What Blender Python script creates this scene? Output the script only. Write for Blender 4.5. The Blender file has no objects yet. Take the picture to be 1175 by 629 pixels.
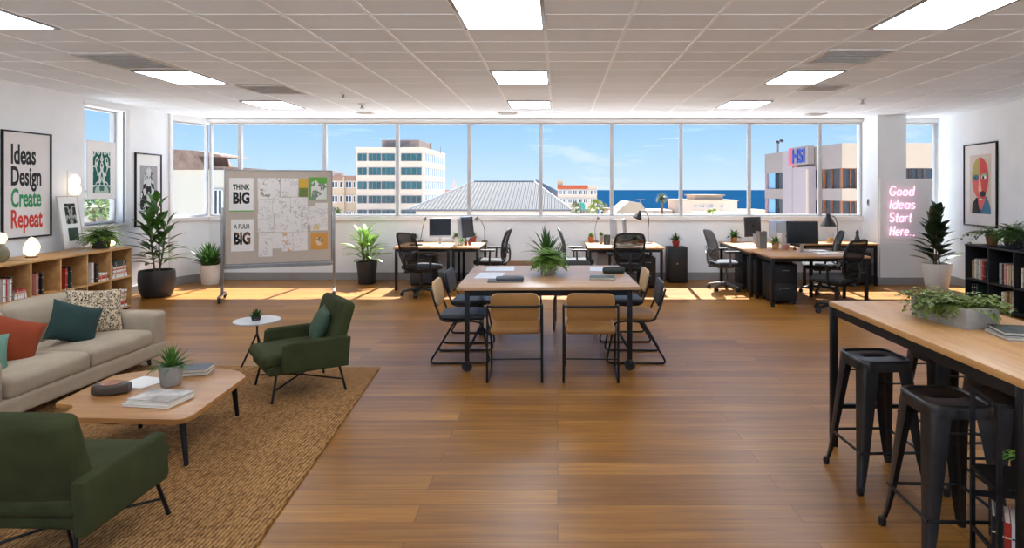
import bpy, bmesh, math, random
from mathutils import Vector, Matrix
from math import pi, sin, cos, radians as R
rnd = random.Random(11)
scene = bpy.context.scene
COL = scene.collection
EYE, FPX = 1.62, 700.0          # eye height (m) and focal length (px of the 1175 px wide frame)
ZC = 2.905                      # ceiling height
YB = 11.0                       # inner face of the window wall
DT = 0.70                       # desk top height

# ------------------------------------------------------------------ materials
def lin(c):
    r = []
    for v in c[:3]:
        v /= 255.0
        r.append(v / 12.92 if v <= .04045 else ((v + .055) / 1.055) ** 2.4)
    return (*r, 1.0)

class NT:
    def __init__(s, name):
        s.m = bpy.data.materials.new(name); s.m.use_nodes = True
        s.t = s.m.node_tree; s.t.nodes.clear()
        s.out = s.n('ShaderNodeOutputMaterial')
    def n(s, typ, **kw):
        x = s.t.nodes.new(typ)
        for k, v in kw.items(): setattr(x, k, v)
        return x
    def l(s, a, b): s.t.links.new(a, b)
    def coords(s, stretch=(1, 1, 1), kind='Object', rot=(0, 0, 0)):
        c = s.n('ShaderNodeTexCoord'); mp = s.n('ShaderNodeMapping')
        mp.inputs['Scale'].default_value = stretch; mp.inputs['Rotation'].default_value = rot
        s.l(c.outputs[kind], mp.inputs[0]); return mp.outputs[0]
    def noise(s, vec, scale, detail=3, rough=.55):
        x = s.n('ShaderNodeTexNoise'); x.inputs['Scale'].default_value = scale
        x.inputs['Detail'].default_value = detail; x.inputs['Roughness'].default_value = rough
        s.l(vec, x.inputs['Vector']); return x.outputs['Fac']
    def ramp(s, fac, stops, interp='LINEAR'):
        x = s.n('ShaderNodeValToRGB'); e = x.color_ramp.elements; x.color_ramp.interpolation = interp
        while len(e) < len(stops): e.new(.5)
        for i, (p, c) in enumerate(stops): e[i].position = p; e[i].color = c
        s.l(fac, x.inputs[0]); return x.outputs[0]
    def mix(s, fac, a, b, mode='MIX'):
        x = s.n('ShaderNodeMix', data_type='RGBA', blend_type=mode)
        for i, v in ((0, fac), (6, a), (7, b)):
            if isinstance(v, (int, float, tuple)): x.inputs[i].default_value = v
            else: s.l(v, x.inputs[i])
        return x.outputs[2]
    def math(s, op, a, b=0.0):
        x = s.n('ShaderNodeMath', operation=op)
        for i, v in ((0, a), (1, b)):
            if isinstance(v, (int, float)): x.inputs[i].default_value = v
            else: s.l(v, x.inputs[i])
        return x.outputs[0]
    def bump(s, h, strength=.3, dist=.01):
        x = s.n('ShaderNodeBump'); x.inputs['Strength'].default_value = strength
        x.inputs['Distance'].default_value = dist; s.l(h, x.inputs['Height']); return x.outputs[0]
    def principled(s, col, rough=.5, metal=0., normal=None, spec=.5):
        p = s.n('ShaderNodeBsdfPrincipled')
        for k, v in (('Base Color', col), ('Roughness', rough), ('Metallic', metal), ('Specular IOR Level', spec)):
            if isinstance(v, (int, float, tuple)): p.inputs[k].default_value = v
            else: s.l(v, p.inputs[k])
        if normal is not None: s.l(normal, p.inputs['Normal'])
        return p
    def done(s, sh):
        s.l(sh.outputs[0] if hasattr(sh, 'outputs') else sh, s.out.inputs[0]); return s.m

_cache = {}
def mat(name, col, rough=.6, metal=0., var=.1, scale=6., bump=0., bscale=80., stretch=(1, 1, 1), col2=None, spec=.5, emit=0., translucent=0.):
    key = (name,)
    if key in _cache: return _cache[key]
    t = NT(name); v = t.coords(stretch)
    c = lin(col)
    c1 = tuple(x * (1 - var) for x in c[:3]) + (1,)
    c2 = lin(col2) if col2 else tuple(min(1, x * (1 + var)) for x in c[:3]) + (1,)
    f = t.ramp(t.noise(v, scale, 4), [(.3, (0, 0, 0, 1)), (.7, (1, 1, 1, 1))])
    colr = t.mix(f, c1, c2)
    nm = t.bump(t.noise(v, bscale, 2), bump, .004) if bump else None
    p = t.principled(colr, rough, metal, nm, spec)
    if emit:
        t.l(colr, p.inputs['Emission Color']); p.inputs['Emission Strength'].default_value = emit
    sh = p
    if translucent:
        tr = t.n('ShaderNodeBsdfTranslucent'); t.l(colr, tr.inputs[0])
        mx = t.n('ShaderNodeMixShader'); mx.inputs[0].default_value = translucent
        t.l(p.outputs[0], mx.inputs[1]); t.l(tr.outputs[0], mx.inputs[2]); sh = mx
    _cache[key] = t.done(sh); return _cache[key]

def wood(name, dark, light, axis=0, scale=1., rough=.4, bands=9.):
    if (name,) in _cache: return _cache[(name,)]
    t = NT(name); st = [10., 10., 10.]; st[axis] = .9
    v = t.coords(tuple(x * scale for x in st))
    n1 = t.noise(v, 1.6, 6, .62); n2 = t.noise(v, bands, 4, .7)
    c = t.mix(t.ramp(n1, [(.3, (0, 0, 0, 1)), (.72, (1, 1, 1, 1))]), lin(dark), lin(light))
    c = t.mix(t.math('MULTIPLY', t.ramp(n2, [(.42, (1, 1, 1, 1)), (.6, (0, 0, 0, 1))]), .28), c, lin(dark))
    p = t.principled(c, rough, 0, t.bump(n2, .08, .002))
    _cache[(name,)] = t.done(p); return _cache[(name,)]

def floor_mat():
    t = NT('wood_plank_floor'); v = t.coords()
    b = t.n('ShaderNodeTexBrick', offset=.37, offset_frequency=2)
    for k, x in (('Scale', 1.), ('Mortar Size', .0022), ('Mortar Smooth', .2), ('Brick Width', 1.9), ('Row Height', .165), ('Bias', 0.)):
        b.inputs[k].default_value = x
    b.inputs['Color1'].default_value = (.0, .0, .0, 1); b.inputs['Color2'].default_value = (1, 1, 1, 1); b.inputs['Mortar'].default_value = (.5, .5, .5, 1)
    t.l(v, b.inputs['Vector'])
    # plank-wise offset of the grain
    off = t.n('ShaderNodeVectorMath', operation='MULTIPLY_ADD')
    t.l(b.outputs['Color'], off.inputs[0]); off.inputs[1].default_value = (9., 3.1, 5.); t.l(v, off.inputs[2])
    mp = t.n('ShaderNodeMapping'); mp.inputs['Scale'].default_value = (.9, 15., 1.); t.l(off.outputs[0], mp.inputs[0])
    g1 = t.noise(mp.outputs[0], 1.3, 7, .62)
    mp2 = t.n('ShaderNodeMapping'); mp2.inputs['Scale'].default_value = (2.2, 60., 1.); t.l(off.outputs[0], mp2.inputs[0])
    g2 = t.noise(mp2.outputs[0], 1.6, 4, .7)
    base = t.ramp(g1, [(.28, lin((131, 86, 30))), (.5, lin((160, 108, 40))), (.72, lin((184, 131, 56)))])
    pv = t.ramp(b.outputs['Color'], [(0, lin((206, 198, 190))), (1, lin((255, 255, 255)))])
    c = t.mix(1., base, pv, 'MULTIPLY')
    c = t.mix(t.math('MULTIPLY', t.ramp(g2, [(.42, (1, 1, 1, 1)), (.58, (0, 0, 0, 1))]), .22), c, lin((96, 60, 32)))
    c = t.mix(t.math('MULTIPLY', b.outputs['Fac'], .75), c, lin((62, 40, 25)))
    h = t.math('SUBTRACT', t.math('MULTIPLY', g2, .25), b.outputs['Fac'])
    p = t.principled(c, t.math('ADD', t.math('MULTIPLY', g1, .10), .30), 0, t.bump(h, .08, .002), .38)
    return t.done(p)

def rug_mat():
    t = NT('jute_weave'); v = t.coords()
    w = t.n('ShaderNodeTexWave', wave_type='BANDS', bands_direction='X', wave_profile='SIN')
    w.inputs['Scale'].default_value = 15.; w.inputs['Distortion'].default_value = 2.2; w.inputs['Detail'].default_value = 2.; w.inputs['Detail Scale'].default_value = 4.
    t.l(v, w.inputs['Vector'])
    mp = t.n('ShaderNodeMapping'); mp.inputs['Scale'].default_value = (45., 28., 20.); t.l(v, mp.inputs[0])
    vo = t.n('ShaderNodeTexVoronoi'); vo.inputs['Scale'].default_value = 1.; t.l(mp.outputs[0], vo.inputs['Vector'])
    h = t.math('ADD', t.math('MULTIPLY', w.outputs['Fac'], .6), t.math('MULTIPLY', t.math('SUBTRACT', 1., vo.outputs['Distance']), .8))
    n = t.noise(v, 3., 5, .6)
    c = t.ramp(t.math('MULTIPLY', h, .72), [(.18, lin((104, 70, 38))), (.5, lin((168, 122, 72))), (.95, lin((212, 168, 112)))])
    c = t.mix(t.math('MULTIPLY', n, .45), c, lin((120, 84, 48)))
    return t.done(t.principled(c, .9, 0, t.bump(h, .9, .012), .15))

def ceiling_mat():
    t = NT('mineral_ceiling_tile'); v = t.coords()
    b = t.n('ShaderNodeTexBrick', offset=0., offset_frequency=2)
    for k, x in (('Scale', 1.), ('Mortar Size', .0015), ('Brick Width', .64), ('Row Height', .41), ('Mortar Smooth', .1)):
        b.inputs[k].default_value = x
    b.inputs['Color1'].default_value = lin((230, 236, 241)); b.inputs['Color2'].default_value = lin((238, 244, 249)); b.inputs['Mortar'].default_value = lin((205, 200, 196))
    mp = t.n('ShaderNodeMapping'); mp.inputs['Location'].default_value = (.10, -.36, 0); t.l(v, mp.inputs[0]); t.l(mp.outputs[0], b.inputs['Vector'])
    n = t.noise(v, 90., 3); n2 = t.noise(v, .9, 3)
    c = t.mix(t.math('MULTIPLY', n2, .22), b.outputs['Color'], lin((220, 225, 229)))
    return t.done(t.principled(c, .9, 0, t.bump(n, .15, .003), .2))

def glass_mat(name='clear_window_glass', gl=.004):
    t = NT(name); tr = t.n('ShaderNodeBsdfTransparent'); g = t.n('ShaderNodeBsdfGlossy')
    g.inputs['Roughness'].default_value = .02
    n = t.noise(t.coords(), 2.); t.l(t.mix(n, (.97, .98, .98, 1), (1, 1, 1, 1)), tr.inputs[0])
    mx = t.n('ShaderNodeMixShader'); mx.inputs[0].default_value = gl
    t.l(tr.outputs[0], mx.inputs[1]); t.l(g.outputs[0], mx.inputs[2]); return t.done(mx)

def emit_mat(name, col, strength, var=.06, scale=5.):
    if (name,) in _cache: return _cache[(name,)]
    t = NT(name); e = t.n('ShaderNodeEmission'); c = lin(col)
    n = t.noise(t.coords(), scale)
    t.l(t.mix(n, tuple(x * (1 - var) for x in c[:3]) + (1,), c), e.inputs[0]); e.inputs[1].default_value = strength
    _cache[(name,)] = t.done(e); return _cache[(name,)]

def mesh_fabric(name, col, hole=.35):
    t = NT(name); v = t.coords((1, 1, 1)); p = t.principled(t.mix(t.noise(v, 200), lin(col), lin([x * .6 for x in col])), .7)
    tr = t.n('ShaderNodeBsdfTransparent'); mx = t.n('ShaderNodeMixShader'); mx.inputs[0].default_value = hole
    t.l(p.outputs[0], mx.inputs[1]); t.l(tr.outputs[0], mx.inputs[2]); return t.done(mx)

def scribble_mat(name, paper, ink, seed, density=.035, scale=14., tint=None, blobs=.70, k=.75):
    t = NT(name); c = t.n('ShaderNodeTexCoord'); mp = t.n('ShaderNodeMapping')
    mp.inputs['Location'].default_value = (seed * 1.7, seed * .9, seed * 2.3); t.l(c.outputs['Object'], mp.inputs[0])
    n = t.noise(mp.outputs[0], scale, 3, .6); m = t.noise(mp.outputs[0], scale * .45, 1)
    line = t.math('LESS_THAN', t.math('ABSOLUTE', t.math('SUBTRACT', n, .5)), density * .35)
    blob = t.math('GREATER_THAN', n, blobs)
    mask = t.math('MULTIPLY', t.math('MAXIMUM', line, blob), t.math('GREATER_THAN', m, .50))
    col = t.mix(t.math('MULTIPLY', mask, k), lin(paper), lin(ink))
    if tint: col = t.mix(t.math('MULTIPLY', t.math('GREATER_THAN', t.noise(mp.outputs[0], 7.), .62), .7), col, lin(tint))
    return t.done(t.principled(col, .8, spec=.2))

def mirrored_print(name, dark, light, seed, scale=9.):
    t = NT(name); c = t.n('ShaderNodeTexCoord'); sp = t.n('ShaderNodeSeparateXYZ'); t.l(c.outputs['Object'], sp.inputs[0])
    cb = t.n('ShaderNodeCombineXYZ'); t.l(t.math('ABSOLUTE', sp.outputs[0]), cb.inputs[0]); cb.inputs[1].default_value = seed; t.l(t.math('MULTIPLY', sp.outputs[2], .6), cb.inputs[2])
    n = t.noise(cb.outputs[0], scale, 1.5, .5)
    k = t.math('LESS_THAN', t.math('ABSOLUTE', t.math('SUBTRACT', n, .47)), .045)
    col = t.mix(k, lin(dark), lin(light))
    return t.done(t.principled(col, .7, spec=.2))

def leopard_mat():
    t = NT('speckled_cushion_fabric'); v = t.coords()
    d = t.n('ShaderNodeTexNoise'); d.inputs['Scale'].default_value = 22.; t.l(v, d.inputs['Vector'])
    w = t.n('ShaderNodeVectorMath', operation='MULTIPLY_ADD'); t.l(d.outputs['Color'], w.inputs[0]); w.inputs[1].default_value = (.02, .02, .02); t.l(v, w.inputs[2])
    vo = t.n('ShaderNodeTexVoronoi', feature='F1'); vo.inputs['Scale'].default_value = 58.; t.l(w.outputs[0], vo.inputs['Vector'])
    k = t.math('MULTIPLY', t.math('GREATER_THAN', vo.outputs['Distance'], .28), t.math('LESS_THAN', vo.outputs['Distance'], .5))
    c = t.mix(k, lin((212, 192, 162)), lin((58, 46, 36)))
    return t.done(t.principled(c, .85, 0, t.bump(t.noise(v, 200.), .2, .003), .2))

def roof_mat():
    t = NT('corrugated_grey_roofing'); v = t.coords()
    w = t.n('ShaderNodeTexWave', wave_type='BANDS', bands_direction='X'); w.inputs['Scale'].default_value = 1.15; w.inputs['Distortion'].default_value = .3
    t.l(v, w.inputs['Vector']); n = t.noise(v, .8, 4)
    c = t.mix(t.ramp(w.outputs['Fac'], [(.05, (0, 0, 0, 1)), (.5, (1, 1, 1, 1))]), lin((42, 43, 48)), lin((50, 51, 56)))
    c = t.mix(t.math('MULTIPLY', n, .5), c, lin((48, 49, 53)))
    return t.done(t.principled(c, .7, .1, t.bump(w.outputs['Fac'], .8, .12)))

def sea_mat():
    t = NT('sea_water'); v = t.coords()
    n = t.noise(t.coords((.004, .02, 1)), 1., 6, .7)
    c = t.ramp(n, [(.3, lin((10, 42, 68))), (.7, lin((16, 54, 84)))])
    return t.done(t.principled(c, .8, 0, None, 0.))

def leaf_mat(name, a, b, tr=.22):
    return mat(name, a, .42, 0, .15, 14., col2=b, translucent=tr, spec=.4)

# ------------------------------------------------------------------ scene graph
def obj(name, bm, m, parent=None, loc=None, rz=None, sharp=38, label=None, stuff=False):
    bmesh.ops.recalc_face_normals(bm, faces=bm.faces)
    me = bpy.data.meshes.new(name); bm.to_mesh(me); bm.free()
    for x in (m if isinstance(m, (list, tuple)) else [m]): me.materials.append(x)
    me.shade_smooth(); me.set_sharp_from_angle(angle=R(sharp))
    o = bpy.data.objects.new(name, me); COL.objects.link(o)
    if parent is not None: o.parent = parent
    if loc: o.location = loc
    if rz is not None: o.rotation_euler = (0, 0, rz)
    if label: o['label'] = label
    if stuff: o['kind'] = 'stuff'
    return o
def tag(o, label, cat, group=None):
    o['label'] = label; o['category'] = cat
    if group: o['group'] = group
    return o
def thing(name, label, cat, loc=(0, 0, 0), rz=0., group=None):
    o = bpy.data.objects.new(name, None); o.empty_display_size = .1; COL.objects.link(o)
    o.location = loc; o.rotation_euler = (0, 0, rz)
    return tag(o, label, cat, group)
def struct(name, bm, m, parent=None, **kw):
    o = obj(name, bm, m, parent, **kw)
    if parent is None: o['kind'] = 'structure'
    return o
def dup(root, loc, rz, label=None, group=None):
    r = root.copy(); COL.objects.link(r); r.location = loc; r.rotation_euler = (0, 0, rz)
    if label: r['label'] = label
    if group: r['group'] = group
    for ch in list(root.children):
        c = ch.copy(); COL.objects.link(c); c.parent = r
        for g in ch.children:
            d = g.copy(); COL.objects.link(d); d.parent = c
    return r

# ------------------------------------------------------------------ shapes
def B(): return bmesh.new()
def bx(bm, c, s, bev=0., rot=None, seg=2, mi=0):
    M = Matrix.Translation(c)
    if rot is not None: M = M @ (rot if isinstance(rot, Matrix) else Matrix.Rotation(rot, 4, 'Z'))
    M = M @ Matrix.Diagonal((s[0], s[1], s[2], 1))
    g = bmesh.ops.create_cube(bm, size=1., matrix=M)['verts']
    fs = {f for v in g for f in v.link_faces}
    for f in fs: f.material_index = mi
    if bev:
        es = list({e for v in g for e in v.link_edges})
        bmesh.ops.bevel(bm, geom=es, offset=bev, segments=seg, affect='EDGES', profile=.5)
    return bm
def bb(bm, a, b, bev=0., mi=0):
    return bx(bm, [(x + y) / 2 for x, y in zip(a, b)], [abs(y - x) for x, y in zip(a, b)], bev, mi=mi)
def fillet(pts, r, k=5):
    P = [Vector(p) for p in pts]; out = [P[0]]
    for i in range(1, len(P) - 1):
        a, b, c = P[i - 1], P[i], P[i + 1]; u, w = (a - b), (c - b)
        q = min(r, u.length * .49, w.length * .49); p0 = b + u.normalized() * q; p1 = b + w.normalized() * q
        for j in range(k + 1):
            t = j / k; out.append(p0 * (1 - t) ** 2 + b * 2 * t * (1 - t) + p1 * t * t)
    out.append(P[-1]); return out
def tube(bm, pts, r, n=8, closed=False, mi=0, flat=1.):
    P = [Vector(p) for p in pts]; m = len(P)
    rad = r if isinstance(r, (list, tuple)) else [r] * m
    rings = []; prev = None
    for i in range(m):
        if closed: t = P[(i + 1) % m] - P[i - 1]
        else: t = P[min(i + 1, m - 1)] - P[max(i - 1, 0)]
        if t.length < 1e-9: t = Vector((0, 0, 1))
        t.normalize()
        if prev is None:
            a = Vector((0, 0, 1)) if abs(t.z) < .9 else Vector((1, 0, 0)); u = t.cross(a).normalized()
        else:
            u = prev - t * prev.dot(t)
            u = u.normalized() if u.length > 1e-6 else t.orthogonal().normalized()
        prev = u; w = t.cross(u)
        rings.append([bm.verts.new(P[i] + (u * cos(2 * pi * k / n) + w * sin(2 * pi * k / n) * flat) * rad[i]) for k in range(n)])
    q = m if closed else m - 1
    for i in range(q):
        A, C = rings[i], rings[(i + 1) % m]
        for k in range(n):
            f = bm.faces.new((A[k], A[(k + 1) % n], C[(k + 1) % n], C[k])); f.material_index = mi
    if not closed:
        for ring in (rings[0][::-1], rings[-1]):
            f = bm.faces.new(ring); f.material_index = mi
    return bm
def bar(bm, a, b, w, h=None, mi=0, bev=0.):
    """a square-section bar from a to b"""
    a, b = Vector(a), Vector(b); d = b - a; L = d.length
    q = d.to_track_quat('Z', 'Y').to_matrix().to_4x4()
    return bx(bm, (a + b) / 2, (w, h or w, L), bev, q, mi=mi)
def lathe(bm, prof, c=(0, 0, 0), n=28, mi=0, M=None):
    c = Vector(c); rings = []
    for r, z in prof:
        if r < 1e-6: rings.append([bm.verts.new(c + Vector((0, 0, z)))])
        else: rings.append([bm.verts.new(c + Vector((r * cos(2 * pi * k / n), r * sin(2 * pi * k / n), z))) for k in range(n)])
    vs = [v for r_ in rings for v in r_]
    for A, C in zip(rings, rings[1:]):
        for k in range(n):
            k2 = (k + 1) % n
            if len(A) == 1 and len(C) == 1: break
            if len(A) == 1: f = bm.faces.new((A[0], C[k2], C[k]))
            elif len(C) == 1: f = bm.faces.new((A[k], A[k2], C[0]))
            else: f = bm.faces.new((A[k], A[k2], C[k2], C[k]))
            f.material_index = mi
    if M is not None: bmesh.ops.transform(bm, matrix=M, verts=vs)
    return bm
def prism(bm, poly, z0, z1, mi=0, M=None, bev=0.):
    a = [bm.verts.new((p[0], p[1], z0)) for p in poly]; b = [bm.verts.new((p[0], p[1], z1)) for p in poly]
    n = len(poly); fs = [bm.faces.new(a[::-1]), bm.faces.new(b)]
    for i in range(n): fs.append(bm.faces.new((a[i], a[(i + 1) % n], b[(i + 1) % n], b[i])))
    for f in fs: f.material_index = mi
    if bev:
        es = list({e for f in fs[:2] for e in f.edges})
        r = bmesh.ops.bevel(bm, geom=es, offset=bev, segments=4, affect='EDGES', profile=.5)
    if M is not None: bmesh.ops.transform(bm, matrix=M, verts=list({v for f in bm.faces for v in f.verts}))
    return bm
def soft(bm, c, s, r, puff=(0, 0, 0), n=10, M=None):
    """upholstered block: rounded box whose faces bulge by puff"""
    hx = [x / 2 for x in s]; made = {}
    def vert(p):
        key = tuple(round(x, 5) for x in p)
        if key in made: return made[key]
        q = Vector([p[i] * hx[i] for i in range(3)])
        inn = Vector([max(-(hx[i] - r), min(hx[i] - r, q[i])) for i in range(3)])
        d = q - inn
        if d.length > 1e-9: q = inn + d.normalized() * r
        for i in range(3):
            j, k = (i + 1) % 3, (i + 2) % 3
            q[i] += puff[i] * (1 - p[j] ** 2) * (1 - p[k] ** 2) * (p[i])
        if M is not None: q = M @ q
        made[key] = bm.verts.new(q + Vector(c)); return made[key]
    g = [-1 + 2 * i / n for i in range(n + 1)]
    rr = [r / h for h in hx]
    def axis(i):
        e = min(.9, rr[i]); return sorted(set([-1, -1 + e * .35, -1 + e * .7, -1 + e] + [x for x in g if abs(x) < 1 - e - .02] + [1 - e, 1 - e * .7, 1 - e * .35, 1]))
    for i in range(3):
        j, k = (i + 1) % 3, (i + 2) % 3; J, K = axis(j), axis(k)
        for sgn in (-1, 1):
            for a in range(len(J) - 1):
                for b in range(len(K) - 1):
                    quad = []
                    for (u, w) in ((J[a], K[b]), (J[a + 1], K[b]), (J[a + 1], K[b + 1]), (J[a], K[b + 1])):
                        p = [0, 0, 0]; p[i] = sgn; p[j] = u; p[k] = w; quad.append(vert(p))
                    if len(set(quad)) > 2:
                        try: bm.faces.new(quad if sgn > 0 else quad[::-1])
                        except ValueError: pass
    return bm
def pillow(bm, w, h, t, n=12):
    """scatter cushion standing in the x-z plane, centred"""
    top, bot = {}, {}
    for i in range(n + 1):
        for j in range(n + 1):
            u, v = -1 + 2 * i / n, -1 + 2 * j / n
            k = (max(0, 1 - abs(u) ** 2.4) * max(0, 1 - abs(v) ** 2.4)) ** .55
            x = u * w / 2 * (1 - .09 * (1 - v * v) * abs(u)); z = v * h / 2 * (1 - .09 * (1 - u * u) * abs(v))
            edge = i in (0, n) or j in (0, n)
            top[i, j] = bm.verts.new((x, -t / 2 * k, z))
            bot[i, j] = top[i, j] if edge else bm.verts.new((x, t / 2 * k, z))
    for i in range(n):
        for j in range(n):
            q = [(i, j), (i + 1, j), (i + 1, j + 1), (i, j + 1)]
            bm.faces.new([top[k] for k in q]); bm.faces.new([bot[k] for k in q[::-1]])
    return bm
def leaf(bm, p, d, L, W, droop=.6, segs=5, fold=.25, mi=0, peak=.45, twist=0.):
    p, d = Vector(p), Vector(d).normalized()
    s = d.cross(Vector((0, 0, 1)))
    s = s.normalized() if s.length > 1e-4 else Vector((cos(twist), sin(twist), 0))
    if twist: s = Matrix.Rotation(twist, 3, d) @ s
    rows = []
    for i in range(segs + 1):
        t = i / segs
        w = W / 2 * ((t / peak) ** .75 if t < peak else max(0, (1 - (t - peak) / (1 - peak))) ** .7)
        if i == 0: w = W * .06
        up = s.cross(d)
        if i == segs: rows.append([bm.verts.new(p)])
        else: rows.append([bm.verts.new(p - s * w + up * w * fold), bm.verts.new(p), bm.verts.new(p + s * w + up * w * fold)])
        p = p + d * (L / segs); d = (Matrix.Rotation(-droop / segs, 3, s) @ d).normalized()
    for A, C in zip(rows, rows[1:]):
        if len(C) == 3:
            for k in (0, 1): bm.faces.new((A[k], A[k + 1], C[k + 1], C[k])).material_index = mi
        else:
            for k in (0, 1): bm.faces.new((A[k], A[k + 1], C[0])).material_index = mi
def text_bm(s, w, h, depth=.002, bold=.0, space=1.):
    """lettering filling a w x h box, lower left at 0,0, standing in x-z and facing -y"""
    cu = bpy.data.curves.new('lettering', 'FONT'); cu.body = s; cu.size = 1.; cu.offset = bold; cu.extrude = .02; cu.space_character = space; cu.resolution_u = 4
    o = bpy.data.objects.new('lettering', cu); COL.objects.link(o)
    me = bpy.data.meshes.new_from_object(o.evaluated_get(bpy.context.evaluated_depsgraph_get()))
    bpy.data.objects.remove(o); bpy.data.curves.remove(cu)
    bm = B(); bm.from_mesh(me); bpy.data.meshes.remove(me)
    xs = [v.co.x for v in bm.verts]; ys = [v.co.y for v in bm.verts]
    x0, y0 = min(xs), min(ys); kx, ky = w / (max(xs) - x0), h / (max(ys) - y0)
    for v in bm.verts:
        x, y, z = v.co; v.co = ((x - x0) * kx, -z / .02 * depth, (y - y0) * ky)
    return bm
def W(px, py, y):
    """world point seen at a photograph pixel at depth y"""
    return Vector(((px - 640) * y / FPX, y, EYE - (py - 218) * y / FPX))

# ------------------------------------------------------------------ shared materials
M_ = {}
M_['wall'] = mat('white_wall_paint', (236, 238, 239), .85, var=.03, scale=2.5, bump=.12, bscale=45, spec=.25)
M_['trim'] = mat('grey_baseboard', (150, 148, 146), .6, var=.05)
M_['frame'] = mat('aluminium_frame', (184, 184, 185), .5, 0., var=.05)
M_['whiteframe'] = mat('white_painted_frame', (228, 226, 224), .5, var=.03)
M_['black'] = mat('black_metal', (26, 25, 25), .42, .4, var=.2, scale=20)
M_['blackmatte'] = mat('black_plastic', (24, 24, 25), .55, 0, var=.2)
M_['stool'] = mat('gunmetal_steel', (52, 49, 47), .34, .55, var=.25, scale=9)
M_['bfabric'] = mat('black_seat_fabric', (27, 27, 29), .85, 0, var=.25, scale=60, bump=.2, bscale=300)
M_['chrome'] = mat('brushed_steel', (150, 148, 146), .35, .8, var=.1)
M_['oak'] = wood('oak_top', (170, 120, 66), (208, 158, 98), 1, 1., .38)
M_['oakx'] = wood('oak_board', (160, 112, 66), (206, 160, 108), 0, 1., .36)
M_['birch'] = wood('birch_ply', (172, 124, 70), (208, 164, 106), 0, 1., .5)
M_['walnut'] = wood('walnut_leg', (66, 42, 26), (104, 70, 44), 2, 1., .45)
M_['linen'] = mat('oatmeal_linen', (172, 157, 136), .92, 0, var=.07, scale=5, bump=.3, bscale=260, spec=.15)
M_['green'] = mat('forest_green_fabric', (60, 64, 38), .92, 0, var=.16, scale=7, bump=.3, bscale=260, spec=.15)
M_['tan'] = mat('tan_leather', (162, 114, 58), .55, 0, var=.1, scale=9, bump=.12, bscale=150)
M_['tanlight'] = mat('camel_leather', (196, 160, 112), .55, 0, var=.08, scale=9, bump=.12, bscale=150)
M_['bleather'] = mat('black_leather', (38, 39, 42), .45, 0, var=.15, scale=9, bump=.12, bscale=150)
M_['paper'] = mat('white_paper', (236, 234, 230), .8, 0, var=.02, spec=.2)
M_['page'] = mat('book_pages', (224, 214, 196), .85, 0, var=.06, scale=40, stretch=(1, 1, 8))
M_['concrete'] = mat('grey_concrete', (152, 146, 138), .85, 0, var=.1, scale=14, bump=.2, bscale=90)
M_['charcoal'] = mat('charcoal_ceramic', (44, 44, 45), .5, 0, var=.12)
M_['whitepot'] = mat('white_ceramic', (222, 218, 210), .5, 0, var=.04)
M_['terra'] = mat('red_terracotta', (176, 74, 50), .7, 0, var=.1)
M_['soil'] = mat('potting_soil', (52, 38, 28), .95, 0, var=.3, scale=60, bump=.5, bscale=120)
M_['ink'] = mat('black_print', (28, 28, 28), .7, 0, var=.05)
M_['leafdark'] = leaf_mat('dark_green_leaf', (34, 62, 28), (70, 108, 48))
M_['leafmid'] = leaf_mat('green_leaf', (58, 98, 34), (104, 148, 62))
M_['leafbright'] = leaf_mat('bright_green_leaf', (86, 132, 44), (150, 186, 86))
M_['leafdeep'] = leaf_mat('deep_green_leaf', (26, 44, 22), (52, 78, 40))
M_['stem'] = mat('plant_stem', (86, 92, 50), .7, 0, var=.2)
M_['bark'] = mat('brown_stem', (92, 70, 46), .85, 0, var=.2)
M_['screen'] = mat('dark_screen', (20, 22, 26), .25, 0, var=.15)
M_['monback'] = mat('dark_grey_shell', (52, 54, 58), .45, .3, var=.1)
M_['silver'] = mat('silver_aluminium', (188, 192, 198), .32, .7, var=.06)
M_['glass'] = glass_mat()
M_['meshback'] = mesh_fabric('black_mesh_fabric', (26, 26, 28), .30)
M_['greymesh'] = mesh_fabric('grey_mesh_fabric', (120, 124, 130), .30)
# ================================================================== the setting
XL = -6.55
def wr(y): return 6.86 - .112 * (YB - y)          # right wall runs slightly inwards
YR = -2.2
bm = bb(B(), (-6.9, YR - .2, -.12), (7.2, YB + .25, 0)); struct('floor', bm, floor_mat())
bm = bb(B(), (-6.9, YR - .2, ZC), (7.2, YB + .3, ZC + .12)); struct('ceiling', bm, ceiling_mat())
SILL = 1.145
bm = bb(B(), (-6.29, YB, 0), (7.1, YB + .2, SILL)); struct('wall_back', bm, M_['wall'])
bm = B()
bb(bm, (XL - .2, YR, 0), (XL, 8.44, ZC)); bb(bm, (XL - .2, 9.22, 0), (XL, 10.32, ZC))
bb(bm, (XL - .2, 8.44, 0), (XL, 9.22, 1.12)); bb(bm, (XL - .2, 8.44, 2.80), (XL, 9.22, ZC))
struct('wall_left', bm, M_['wall'])
c0, c1 = Vector((XL, 10.30, 0)), Vector((-6.286, YB, 0)); cu = (c1 - c0).normalized(); cn = Vector((-cu.y, cu.x, 0))
def chamfer(a, b, t0, t1, z0, z1, bm):
    p = [c0 + cu * a + cn * t0, c0 + cu * b + cn * t0, c0 + cu * b + cn * t1, c0 + cu * a + cn * t1]
    prism(bm, [(q.x, q.y) for q in p], z0, z1); return bm
CL = (c1 - c0).length
struct('wall_corner', chamfer(0, CL + .03, 0, .18, 0, SILL, B()), M_['wall'])
bm = B()
prism(bm, [(wr(YR), YR), (wr(YR) + .2, YR), (6.86 + .2, YB), (6.86, YB)], 0, ZC); struct('wall_right', bm, M_['wall'])
struct('wall_rear', bb(bb(B(), (-6.75, YR - .2, 0), (7.0, YR, .12)), (-6.75, YR - .2, 2.835), (7.0, YR, ZC)), M_['wall'])  # unseen rear wall, left almost all open for the added daylight
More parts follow.
